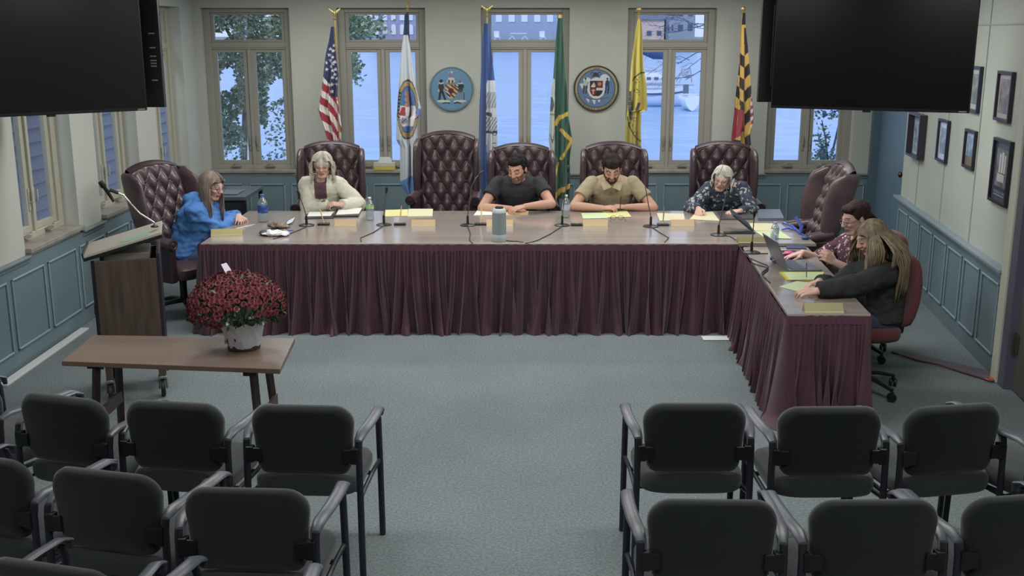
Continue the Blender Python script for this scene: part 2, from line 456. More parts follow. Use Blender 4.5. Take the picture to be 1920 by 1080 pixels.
# ------------------------------------------------------------------ outside
WZ = -1.0
m_water = mat('harbour water', (168,203,240), .3, col2=(138,176,224), scale=1.2, stretch=(.35, 1.6, 1), bump=.5, bscale=3.5, spec=.5, emit=.0)
b = MB(); b.add([(-120, 16, WZ), (120, 16, WZ), (120, 206, WZ), (-120, 206, WZ)], [(0,1,2,3)])
o = b.build('harbour_water', m_water, smooth=0, fix=False); tag(o, 'rippled pale blue harbour water outside the back windows', 'water', kind='stuff')
b = MB(); b.bx((-140, 206, WZ-.5), (140, 330, 1.0)); struct(b.build('far_shore_ground', mat('far lawn', (150,160,160), .9, col2=(120,132,130), scale=.2), smooth=0))
b = MB(); b.bx((-9, 13.3, -1.6), (9, 16.4, -1.1)); struct(b.build('garden_ground', mat('garden ground', (90,98,88), .9), smooth=0))

def house(px0, px1, Y, ztop, wallm, winm, rows, ncol, label, roofm=None, arch=False, wsz=(1.1, 2.0)):
    x0, x1 = (px0-960)/FPX*(Y*.98), (px1-960)/FPX*(Y*.98)
    t = thing('waterfront_house', label, 'building', ((x0+x1)/2, Y, 1.0), 0, None)
    w = x1-x0
    b = MB(); b.bx((-w/2, 0, 0), (w/2, 9, ztop)); b.build('facade_wall', wallm, t, smooth=0)
    for zc in rows:
        for k in range(ncol):
            x = -w/2+w*(k+.5)/ncol; f = MB()
            p = [(x-wsz[0]/2, zc-wsz[1]/2), (x+wsz[0]/2, zc-wsz[1]/2), (x+wsz[0]/2, zc+wsz[1]/2*.7)]
            if arch: p += [(x+wsz[0]*.3, zc+wsz[1]*.48), (x, zc+wsz[1]*.55), (x-wsz[0]*.3, zc+wsz[1]*.48)]
            p += [(x-wsz[0]/2, zc+wsz[1]/2*.7)]
            f.prism(p, .15); f.build('window', winm, t, smooth=0)
    b = MB(); r = MATS.get('grey shingle roof') or mat('grey shingle roof', (120,125,140), .8)
    b.add([(-w/2-.4, -.5, ztop), (w/2+.4, -.5, ztop), (w/2+.4, 9.5, ztop), (-w/2-.4, 9.5, ztop), (-w/2, 4.5, ztop+4), (w/2, 4.5, ztop+4)],
          [(0,1,5,4), (1,2,5), (2,3,4,5), (3,0,4), (3,2,1,0)]); b.build('roof', r, t, smooth=0)
    return t
m_bk = mat('distant brick', (176,172,198), .8, col2=(160,156,186), scale=1.5)  # haze over the water is put into these pale house colours
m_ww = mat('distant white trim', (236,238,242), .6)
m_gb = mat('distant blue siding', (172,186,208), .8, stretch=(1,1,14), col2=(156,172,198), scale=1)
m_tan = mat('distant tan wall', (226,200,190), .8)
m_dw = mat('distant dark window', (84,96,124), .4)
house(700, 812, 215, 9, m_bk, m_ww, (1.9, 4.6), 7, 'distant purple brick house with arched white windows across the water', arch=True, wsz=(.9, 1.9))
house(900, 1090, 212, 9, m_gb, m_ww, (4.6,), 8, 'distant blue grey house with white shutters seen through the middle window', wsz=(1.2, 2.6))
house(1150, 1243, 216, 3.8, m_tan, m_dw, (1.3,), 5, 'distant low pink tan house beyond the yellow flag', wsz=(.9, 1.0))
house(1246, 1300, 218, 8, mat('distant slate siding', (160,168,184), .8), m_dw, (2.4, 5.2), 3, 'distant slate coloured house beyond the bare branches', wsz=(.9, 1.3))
# lawn chairs on the far bank (middle window)
def lawn(px, Y, label):
    x = (px-960)/FPX*Y*.98; t = thing('lawn_chair', label, 'chair', (x, Y, 1.0), .2, 'white lawn chairs on the far bank')
    b = MB(); b.bx((-.5, -.5, .4), (.5, .5, .5)); b.build('seat', m_ww, t, smooth=0)
    b = MB(); b.bx((-.5, .4, .4), (.5, .55, 1.6)); b.build('backrest', m_ww, t, smooth=0)
    for a in (-.45, .45):
        for c in (-.45, .45): b = MB(); b.bx((a-.05, c-.05, 0), (a+.05, c+.05, .7)); b.build('leg', m_ww, t, smooth=0)
lawn(1017, 207.5, 'white lawn chair on the far bank, rightmost in the middle window'); lawn(932, 207.5, 'white lawn chair on the far bank, leftmost in the middle window')
t = thing('picnic_table', 'white picnic table on the far bank seen through the middle window', 'table', ((972-960)/FPX*203, 208, 1.0))
b = MB(); b.bx((-1.6, -.5, 1.1), (1.6, .5, 1.25)); b.build('tabletop', m_ww, t, smooth=0)
for a in (-1, 1):
    b = MB(); b.tube([(a*1.2-.6, 0, 0), (a*1.2+.4, 0, 1.1)], .09, 6); b.tube([(a*1.2+.6, 0, 0), (a*1.2-.4, 0, 1.1)], .09, 6); b.build('leg', m_ww, t)

# trees
m_leafd = mat('glossy leaf', (104,118,84), .5, col2=(134,148,112), scale=9)
m_leafl = mat('pale leaf', (180,192,160), .5)
m_bark = mat('tree bark', (140,128,112), .9, col2=(100,92,84), scale=6)
def leaves(n, fn, size, seed):
    r = random.Random(seed); b = MB()
    for i in range(n):
        p = fn(r)
        if p is None: continue
        d = V((r.uniform(-1,1), r.uniform(-1,1), r.uniform(-.8,.5))).normalized(); u = d.cross(V((r.uniform(-1,1), r.uniform(-1,1), r.uniform(-1,1)))).normalized()
        L_ = size*r.uniform(.6, 1.2); w = L_*.34
        b.add([p, p+d*L_*.45+u*w, p+d*L_, p+d*L_*.45-u*w], [(0,1,2,3)], 0 if r.random() < .62 else 1)
    return b
def at(px, py, Y): return onY(px, py, Y)
t = thing('shade_tree', 'leafy green tree outside the leftmost back window', 'tree', tuple(at(462, 300, 21.5)[:2])+(WZ-.2,))
O = V(t.location)
b = MB(); b.tube([at(455, 420, 21.5)-O, at(460, 200, 21.5)-O, at(472, 90, 21.5)-O, at(468, 20, 21.5)-O], [.07, .06, .06, .04], 8)
b.tube([at(470, 90, 21.4)-O, at(500, 60, 21.2)-O, at(545, 45, 21)-O], [.06, .04, .02], 6); b.tube([at(466, 120, 21.4)-O, at(440, 80, 21.2)-O, at(415, 40, 21)-O], [.05, .04, .02], 6)
b.build('trunk', m_bark, t)
def fA(r):
    px = r.uniform(340, 575); py = r.uniform(-40, 300)
    lo = 262+20*math.sin(px*.06)+(-70 if px > 500 else 0)+16*math.sin(px*.21)
    if py > lo and r.random() > .12: return None
    if noise.noise(V((px*.02, py*.02, 3))) < -.22: return None
    return at(px, py, r.uniform(19.5, 22.5))-O
leaves(26000, fA, .092, 3).build('foliage', [m_leafd, m_leafl], t, smooth=0, fix=False)
t = thing('young_tree', 'small tree with sparse foliage at the left of the second back window', 'tree', tuple(at(648, 300, 24)[:2])+(WZ-.2,))
O = V(t.location)
b = MB(); b.tube([V((0,0,0)), at(640, 250, 24)-O, at(645, 100, 24)-O, at(660, 30, 24)-O], [.08, .07, .05, .03], 7); b.build('trunk', m_bark, t)
def fB(r):
    if r.random() < .8: px, py = r.gauss(668, 22), r.gauss(48, 16)
    else: px, py = r.gauss(662, 7), r.gauss(125, 13)
    return at(px, py, r.uniform(23, 25))-O
leaves(1500, fB, .12, 5).build('foliage', [m_leafd, m_leafl], t, smooth=0, fix=False)
t = thing('leafy_sapling', 'thin sapling with dark leaves outside the rightmost back window', 'tree', tuple(at(1552, 300, 18)[:2])+(-1.1,))
O = V(t.location)
b = MB(); b.tube([V((0,0,0)), at(1552, 300, 18)-O, at(1548, 260, 18)-O, at(1541, 225, 18)-O], [.03, .02, .014, .008], 6)
b.tube([at(1575, 205, 18)-O, at(1560, 212, 18)-O, at(1538, 216, 18)-O], [.014, .008, .004], 5); b.tube([at(1560, 290, 18)-O, at(1574, 230, 18)-O, at(1590, 150, 18)-O], [.02, .018, .012], 5)
b.build('stem', mat('dark twig bark', (62,66,84), .8), t)
def fC(r):
    k = r.random()
    if k < .6: px, py = r.gauss(1542, 14), r.gauss(292, 11)
    elif k < .85: px, py = r.gauss(1543, 6), r.gauss(262, 14)
    else: px, py = r.gauss(1556, 13), r.gauss(214, 6)
    return at(px, py, r.uniform(17.7, 18.3))-O
leaves(420, fC, .075, 8).build('foliage', [mat('dark teal leaf', (58,84,92), .5), m_leafd], t, smooth=0, fix=False)
# bare branches in the fourth window
t = thing('bare_tree', 'bare branching tree hanging over the moored boat', 'tree', tuple(at(1345, 300, 26)[:2])+(WZ-.2,))
O = V(t.location); b = MB(); r = random.Random(11)
b.tube([V((0,0,0)), at(1350, 150, 26)-O, at(1348, 20, 26)-O], [.16, .12, .09], 8)
def br(p, q, rad, dep):
    mid = (p+q)/2+V((r.uniform(-.12,.12), r.uniform(-.1,.1), r.uniform(-.08,.14))); b.tube([p, mid, q], [rad, rad*.8, rad*.55], 5)
    if dep:
        for i in range(3):
            s_ = p.lerp(q, r.uniform(.3, 1)); dd = (q-p)*r.uniform(.4, .7); a = r.uniform(-1, 1)
            br(s_, s_+V((dd.x+a*.35*dd.length, dd.y, dd.z+r.uniform(-.6, .5)*dd.length)), rad*.55, dep-1)
for (x0, y0, x1, y1) in ((1348, 20, 1255, 28), (1348, 40, 1270, 60), (1348, 10, 1210, 20), (1348, 60, 1290, 45), (1349, 95, 1270, 120), (1349, 110, 1285, 150)):
    br(at(x0, y0, 26)-O, at(x1, y1, 26)-O, .017, 3)
b.build('branch', mat('grey bark', (104,112,134), .9), t)
# moored boat
Yb = 52
def bp(px, py): return at(px, py, Yb)
t = thing('sailboat', 'moored white sailboat with navy sail cover outside the fourth window', 'boat', tuple(bp(1235, 198)[:2])+(WZ,))
O = V(t.location); m_hull = mat('white hull', (205,218,238), .35); m_navy = mat('navy canvas', (58,78,128), .7)
s = 1/ (FPX/ (Yb*.98))   # metres per pixel there
def bq(px, z, y=0.0): return V(((px-1235)*s, y, z))
b = MB(); st = []
for i in range(13):
    u = i/12; x = bq(1172, 0).x+(bq(1300, 0).x-bq(1172, 0).x)*u
    w_ = .95*math.sin(PI*min(1, .18+u*.6))*(1-.55*u**5); top = .95+.14*u*u
    st.append((V((x, 0, top*.5-.05)), V((0, w_, 0)), V((0, 0, top*.55))))
b.loft(st, 20, power=2.4)
for i, p in enumerate(b.v):
    sh = .80+.10*((p.x-bq(1220,0).x)/3)**2; b.v[i] = V((p.x, p.y, min(p.z, sh)))
b.build('hull', m_hull, t)
b = MB(); b.tube([bq(1182, .62, -.80), bq(1215, .60, -.97), bq(1250, .62, -.93), bq(1282, .70, -.55)], .045, 6); b.build('hull_stripe', m_navy, t)
b = MB(); b.loft([(bq(1190, 1.25), V((0, .6, 0)), V((0,0,.28))), (bq(1232, 1.3), V((0,.6,0)), V((0,0,.33))), (bq(1262, 1.12), V((0,.45,0)), V((0,0,.16)))], 14, power=3); b.build('cabin', m_ww, t)
for px in (1212, 1226, 1240):
    b = MB(); b.box(bq(px, 1.3, -.57), (.2, .06, .14)); b.build('cabin_window', m_dw, t, smooth=0)
b = MB(); b.loft([(bq(1180, 2.8), V((0,.12,0)), V((0,0,.1))), (bq(1205, 2.62), V((0,.2,0)), V((0,0,.25))), (bq(1222, 2.4), V((0,.2,0)), V((0,0,.22))), (bq(1250, 2.3), V((0,.1,0)), V((0,0,.12)))], 12); b.build('sail_cover', m_navy, t)
b = MB(); b.tube([bq(1252, 1), bq(1252, 9)], .06, 8); b.build('mast', m_chrome, t)
b = MB(); b.bx((bq(1176,0).x, -.6, .98), (bq(1296,0).x, -.62+.01, 1.02)); b.tube([bq(1265, 1.15, -.3), bq(1275, 1.7, -.3), bq(1292, 1.75, 0), bq(1296, 1.1, 0)], .025, 6); b.build('rail', m_chrome, t)
t = thing('dinghy', 'small bright white dinghy moored in front of the sailboat bow', 'boat', tuple(at(1291, 200, 49)[:2])+(WZ,))
b = MB(); st = []
for i in range(9):
    u = i/8; y = -1.0+2.0*u; st.append((V((0, y, .52)), V((.46*math.sin(PI*(.25+.5*u)), 0, 0)), V((0, 0, .50))))
b.loft(st, 20, power=1.5)
b.v = [V((p.x, p.y, min(p.z, .60+.05*abs(p.x)))) for p in b.v]
b.build('hull', mat('bright white hull', (240,244,250), .3), t)
b = MB(); b.bx((-.4, -.3, .68), (.4, -.1, .74)); b.build('thwart', m_hull, t, smooth=0, bevel=.02)
b = MB(); b.bx((-.12, .85, .6), (.12, 1.05, 1.1)); b.build('outboard_motor', m_dw, t, smooth=0, bevel=.02)
# neighbour building with blue siding on the left
t = thing('neighbour_building', 'blue grey clapboard building seen through the left windows', 'building', (-5.6, 14, -1.2))
b = MB()
b.bx((-.3, -9.5, 0), (.0, 5.4, 5.4))
for k in range(34): b.add([(0, -9.5, .16*k), (0, 5.4, .16*k), (.035, 5.4, .16*k), (.035, -9.5, .16*k), (0, -9.5, .16*k+.16), (0, 5.4, .16*k+.16)], [(0,1,2,3), (3,2,5,4)])
b.build('siding_wall', mat('blue grey siding', (138,140,148), .7), t, smooth=0)
b = MB(); b.bx((0, -3.1, 1.9), (.08, -2.3, 3.3)); b.build('window', m_ww, t, smooth=0)
b = MB(); b.bx((-.4, -9.6, 5.4), (.3, 5.5, 5.6)); b.build('roof', m_ww, t, smooth=0)
sun = bpy.data.lights.new('sun', 'SUN'); sun.energy = 1.2; sun.angle = .3; so = bpy.data.objects.new('sun', sun); COL.objects.link(so); so.rotation_euler = (R(50), 0, R(-25)); so.location = (0, 0, 20)
# ------------------------------------------------------------------ big tables
m_lam = mat('walnut laminate', (150,141,135), .15, col2=(139,130,124), scale=2.2, stretch=(.25, 5, 1), detail=6, spec=.6)
m_edge = mat('pale table edge', (168,160,156), .4)
m_darkm = mat('dark metal', (40,40,44), .4, metal=.6)
TZ = .76
TX0, TX1, TY0, TY1 = -2.56, 2.5, 8.62, 10.25
t = thing('conference_table', 'long brown laminate conference table with burgundy skirt along its front', 'table', ((TX0+TX1)/2, (TY0+TY1)/2, 0))
hx, hy = (TX1-TX0)/2, (TY1-TY0)/2
b = MB(); b.bx((-hx, -hy, TZ-.028), (hx, hy, TZ)); b.build('tabletop', m_lam, t, smooth=0, bevel=.004)
b = MB(); b.bx((-hx-.003, -hy-.004, TZ-.026), (hx+.003, -hy, TZ-.004)); b.build('edge_banding', m_edge, t, smooth=0)
for x in (-hx+.25, -.8, .8, hx-.25):
    for y in (-hy+.3, hy-.15):
        b = MB(); b.bx((x-.025, y-.025, 0), (x+.025, y+.025, TZ-.028)); b.build('leg', m_darkm, t, smooth=0, bevel=.004)
SZ = .735
SC_ = [V((1.73, 6.45, 0)), V((2.24, 6.45, 0)), V((2.42, 8.585, 0)), V((1.9, 8.585, 0))]
c0 = (SC_[0]+SC_[2])/2
t = thing('side_table', 'narrow brown laminate side table running toward the camera, burgundy skirt around it', 'table', tuple(c0))
b = MB(); vs = [p-c0+V((0,0,z)) for z in (SZ-.028, SZ) for p in SC_]
b.add(vs, [(3,2,1,0), (4,5,6,7), (0,1,5,4), (1,2,6,5), (2,3,7,6), (3,0,4,7)]); b.build('tabletop', m_lam, t, smooth=0, bevel=.003)
b = MB()
for i, j in ((0, 1), (3, 0), (1, 2)):
    p, q = SC_[i]-c0, SC_[j]-c0; n = V((q.y-p.y, p.x-q.x, 0)).normalized()*.004
    b.add([p+V((0,0,SZ-.024)), q+V((0,0,SZ-.024)), q+V((0,0,SZ-.003)), p+V((0,0,SZ-.003)), p+n+V((0,0,SZ-.024)), q+n+V((0,0,SZ-.024)), q+n+V((0,0,SZ-.003)), p+n+V((0,0,SZ-.003))],
          [(0,1,2,3), (7,6,5,4), (0,4,5,1), (3,2,6,7), (0,3,7,4), (1,5,6,2)])
b.build('edge_banding', m_edge, t, smooth=0)
for p in SC_:
    q = p-c0; q = q*.9
    b = MB(); b.bx((q.x-.02, q.y-.02, 0), (q.x+.02, q.y+.02, SZ-.028)); b.build('leg', m_darkm, t, smooth=0, bevel=.003)

# ------------------------------------------------------------------ skirts
m_skirt = mat('burgundy skirt cloth', (80,47,60), .6, col2=(70,40,52), scale=6, sheen=.2)
m_band = mat('burgundy skirt header', (84,50,64), .6)
def skirt(name, label, path, ztop, seed, npl):
    r = random.Random(seed)
    path = [V(p) for p in path]; segs = [(path[i+1]-path[i]).length for i in range(len(path)-1)]; tot = sum(segs)
    def pos(u):
        d = u*tot
        for i, s_ in enumerate(segs):
            if d <= s_ or i == len(segs)-1:
                f = min(1, d/s_); a = path[i].lerp(path[i+1], f); q = (path[i+1]-path[i]).normalized()
                n = V((q.y, -q.x, 0))
                # round the corner normals
                return a, n
            d -= s_
    # pleat phase table with irregular widths
    nu = npl*12; ph = [0.0]; wv = 1.0
    for i in range(nu):
        if i % 12 == 0: wv = r.uniform(.6, 1.5)
        ph.append(ph[-1]+wv*2*PI/12)
    merged = [noise.noise(V((i*.013*1.0, seed, 0)))*7 for i in range(nu+1)]
    def fn(u, v):
        a, n = pos(u); i = int(round(u*nu)); k = v**.8
        A = .007+.027*k
        p1 = math.sin(ph[i]); p2 = math.sin(ph[i]*.37+merged[i]+v*1.2)
        off = .014+A*(.65*p1*(1-.62*k)+1.25*k*p2)+.04*k
        t_ = V((-n.y, n.x, 0)); sway = t_*(.055*k*k*math.sin(ph[i]*.17+merged[i]*2))
        z = (ztop-.03)*(1-v)+.004
        if v > .9: off += .035*(v-.9)/.1*max(0, noise.noise(V((ph[i]*.11, 5.1, 0)))*2.2)
        return a+n*off+sway+V((0, 0, z))
    o0 = path[0].lerp(path[-1], .5); o0.z = 0
    b = MB(); b.grid(lambda u, v: fn(u, v)-o0, nu, 26)
    o = b.build(name, m_skirt, smooth=180, fix=False, loc=o0)
    tag(o, label, 'table skirt')
    h = MB()
    def fh(u, v):
        a, n = pos(u); i = int(round(u*nu)); w = .004*math.sin(ph[i]*.31+merged[i])
        return a+n*(.014+.004*v)+V((0, 0, ztop-.004+w*.6-.055*v))-o0
    h.grid(fh, nu//2, 3); hb = h.build('header_band', m_band, o, smooth=180, fix=False)
    return o
skirt('table_skirt', 'long pleated burgundy skirt hanging across the front of the conference table',
      [(TX0-.012, TY1-1.0, 0), (TX0-.012, TY0-.012, 0), (1.86, TY0-.012, 0)], TZ-.004, 3, 150)
skirt('table_skirt', 'pleated burgundy skirt around the inner side and end of the side table',
      [(1.885, 8.60, 0), (1.72, 6.44, 0), (2.245, 6.44, 0)], SZ-.002, 9, 72)

# ------------------------------------------------------------------ leather chairs
m_lth = mat('oxblood leather', (88,71,75), .33, col2=(70,55,60), scale=5, bump=.08, bscale=120, spec=.55)
m_lthd = mat('dark oxblood leather', (50,36,42), .4, col2=(58,42,48), scale=5, spec=.5)
m_blk = mat('black base plastic', (26,27,31), .4)
m_but = mat('leather button', (52,36,40), .4)
def leather_chair(label, H=1.34, RC=.13):
    t = thing('leather_chair', label, 'chair', (0,0,0), 0, 'tufted burgundy leather armchairs around the conference table')
    z0 = .46
    def bz(z, y): return y+(z-z0)*RC
    px_, pz_ = .135, .215
    HW = .275
    def top(x): return H-.05*(abs(x)/HW)**2.2
    def front(u, v):
        x = (u-.5)*2*HW; zt = top(x); z = z0+(zt-z0)*v
        a = x/px_+(z-(H-.16))/pz_; c = x/px_-(z-(H-.16))/pz_
        h = (abs(math.sin(PI*a))*abs(math.sin(PI*c)))**.52
        em = min(1, (HW-abs(x))/.05); te = min(1, max(0, (zt-z)/.13)); be = min(1, (z-z0)/.1)
        m = em*te*be
        h = h*m+(1-m)*.62
        edge = (1-em)*.02+max(0, 1-(zt-z)/.03)*.03
        return V((x, bz(z, .09)-.075-.062*h+edge*1.3, z))
    b = MB(); b.grid(front, 60, 104, flip=False)
    b.build('tufted_backrest', m_lth, t, smooth=180)
    # rear shell with rolled top
    b = MB(); st = []
    for i in range(15):
        x = -HW-.01+(2*HW+.02)*i/14; zt = top(x)+.012
        st.append(x)
    def shell(u, v):
        x = -HW-.01+(2*HW+.02)*u; zt = top(x)+.012
        if v < .25: z = zt-.03+.03*math.sin(v/.25*PI/2); y = .0+v/.25*.06
        else: z = zt-(zt-z0)*((v-.25)/.75)**1.0; y = .06+.055*min(1, (v-.25)/.1)
        return V((x, bz(z, y)-.02, z))
    b.grid(shell, 24, 30, flip=True); b.build('back_shell', m_lthd, t, smooth=60)
    # buttons
    b = MB(); n = 0
    for i in range(-4, 5):
        for j in range(0, 9):
            z = H-.16-j*pz_/2; x = i*px_/2
            if (i+j) % 2 == 0 or abs(x) > HW-.045 or z < z0+.1 or z > top(x)-.1: continue
            pass
    for j in range(0, 9):
        z = H-.16-j*pz_/2
        for i in range(-3, 4):
            x = (i+(.5 if j % 2 else 0))*px_
            if abs(x) > HW-.04 or z < z0+.1: continue
            m = MB(); m.ell((x, bz(z, .09)-.088, z), (.011, .009, .011), 8, k=5); m.build('button', m_but, t)
    # wings
    for s in (-1, 1):
        b = MB(); st = []; nst = 20
        for i in range(nst+1):
            q = i/nst; z = .60+(H-.085-.60)*q
            ext = .04+.10*math.sin(min(1, q*1.35)*PI/2)*(1 if q < .88 else math.sqrt(max(.12, 1-((q-.88)/.135)**2)))
            w_ = .034*(1 if q < .96 else .85)
            x = s*(HW+.034+.008*math.sin(q*PI))
            cy = bz(z, .06)-ext*.62
            st.append((V((x, cy, z)), V((w_, 0, 0)), V((s*-.012, ext*.9, 0))))
        st = [(st[0][0]-V((0,0,.012)), st[0][1]*.4, st[0][2]*.4)]+st+[(st[-1][0]+V((0,0,.018)), st[-1][1]*.65, st[-1][2]*.7)]
        b.loft(st, 18, power=2.4); b.build('wing', m_lth, t, smooth=70)
        # arm: rolled top with scroll front and side panel
        arm = MB(); x = s*.32
        arm.loft([(V((x+s*ox, yy, .705+dz)), V((.052, 0, 0)), V((0, 0, .046))) for yy, dz, ox in ((.12, .05, -.02), (.0, .03, 0), (-.14, .005, .012), (-.25, 0, .02), (-.268, 0, .022))], 18)
        ar = arm.build('armrest', m_lth, t, smooth=50)
        sc = MB(); sc.lathe([(.044, 0), (.046, .006), (.034, .008), (.03, .003), (.018, .003), (.014, .008), (.003, .009)], 20, M=Matrix.Translation((x+s*.022, -.267, .703)) @ Matrix.Rotation(PI/2, 4, 'X'))
        sc.build('scroll_disc', m_lthd, ar)
        p = MB(); p.bx((x-.03, -.235, .36), (x+.045, .12, .70)); p.build('arm_panel', m_lthd, t, smooth=0, bevel=.018, seg=3)
    b = MB(); b.loft([(V((0, -.03, .37)), V((.27, 0, 0)), V((0, .26, 0))), (V((0, -.03, .385)), V((.285, 0, 0)), V((0, .275, 0))), (V((0, -.035, .46)), V((.288, 0, 0)), V((0, .28, 0))), (V((0, -.03, .495)), V((.26, 0, 0)), V((0, .25, 0))), (V((0, -.03, .505)), V((.16, 0, 0)), V((0, .15, 0)))], 40, power=5)
    b.build('seat', m_lth, t, smooth=50)
    b = MB(); b.bx((-.12, -.13, .335), (.12, .13, .37)); b.tube([(0,0,.36), (0,0,.12)], .032, 14); b.tube([(.1,-.02,.345), (.27,-.04,.33)], .008, 8); b.build('gas_column', m_blk, t, bevel=.004)
    for k in range(5):
        a = 2*PI*k/5+.3; d = V((math.cos(a), math.sin(a), 0))
        l = MB(); l.tube([d*.03+V((0,0,.125)), d*.16+V((0,0,.12)), d*.30+V((0,0,.085))], [.032, .026, .017], 8, flat=.8, up=(0,0,1)); lo = l.build('base_leg', m_blk, t)
        c = MB(); Mc = Matrix.Translation(d*.30+V((0,0,.03))) @ Matrix.Rotation(a+.6, 4, 'Z')
        for y in (-.016, .016):
            c.lathe([(.004,-.009),(.028,-.009),(.03,-.005),(.03,.005),(.028,.009),(.004,.009)], 14, M=Mc @ Matrix.Translation((0, y, 0)) @ Matrix.Rotation(PI/2, 4, 'X'))
        c.tube([d*.30+V((0,0,.07)), d*.30+V((0,0,.035))], .012, 8); c.build('caster', m_darkm, lo)
    snapshot(t); return t
lc = leather_chair('tufted burgundy leather armchair behind the woman in the white jacket')
lc.location = (-1.87, 11.0, 0); lc.rotation_euler = (0, 0, R(2))
def lcp(x, y, rz, label, sc=1.0): return dup(lc, (x, y, 0), R(rz), label, scale=(1, 1, sc))
lcp(-.69, 11.2, -6, 'empty tufted burgundy leather armchair, between the white flag and the blue flag', 1.065)
lcp(.1, 11.0, 0, 'tufted burgundy leather armchair behind the man in the black shirt', .985)
lcp(1.05, 10.95, 0, 'tufted burgundy leather armchair behind the man in the tan polo', 1.0)
lcp(2.2, 11.05, 0, 'tufted burgundy leather armchair behind the grey haired woman in the patterned blouse', .995)
lr = leather_chair('tufted burgundy leather armchair at the left end, behind the woman in the blue hoodie', 1.34, .30)
lr.location = (-2.93, 9.25, 0); lr.rotation_euler = (0, 0, R(62))
dup(lr, (2.64, 9.35, 0), R(-90), 'burgundy leather armchair turned sideways at the right end of the conference table')

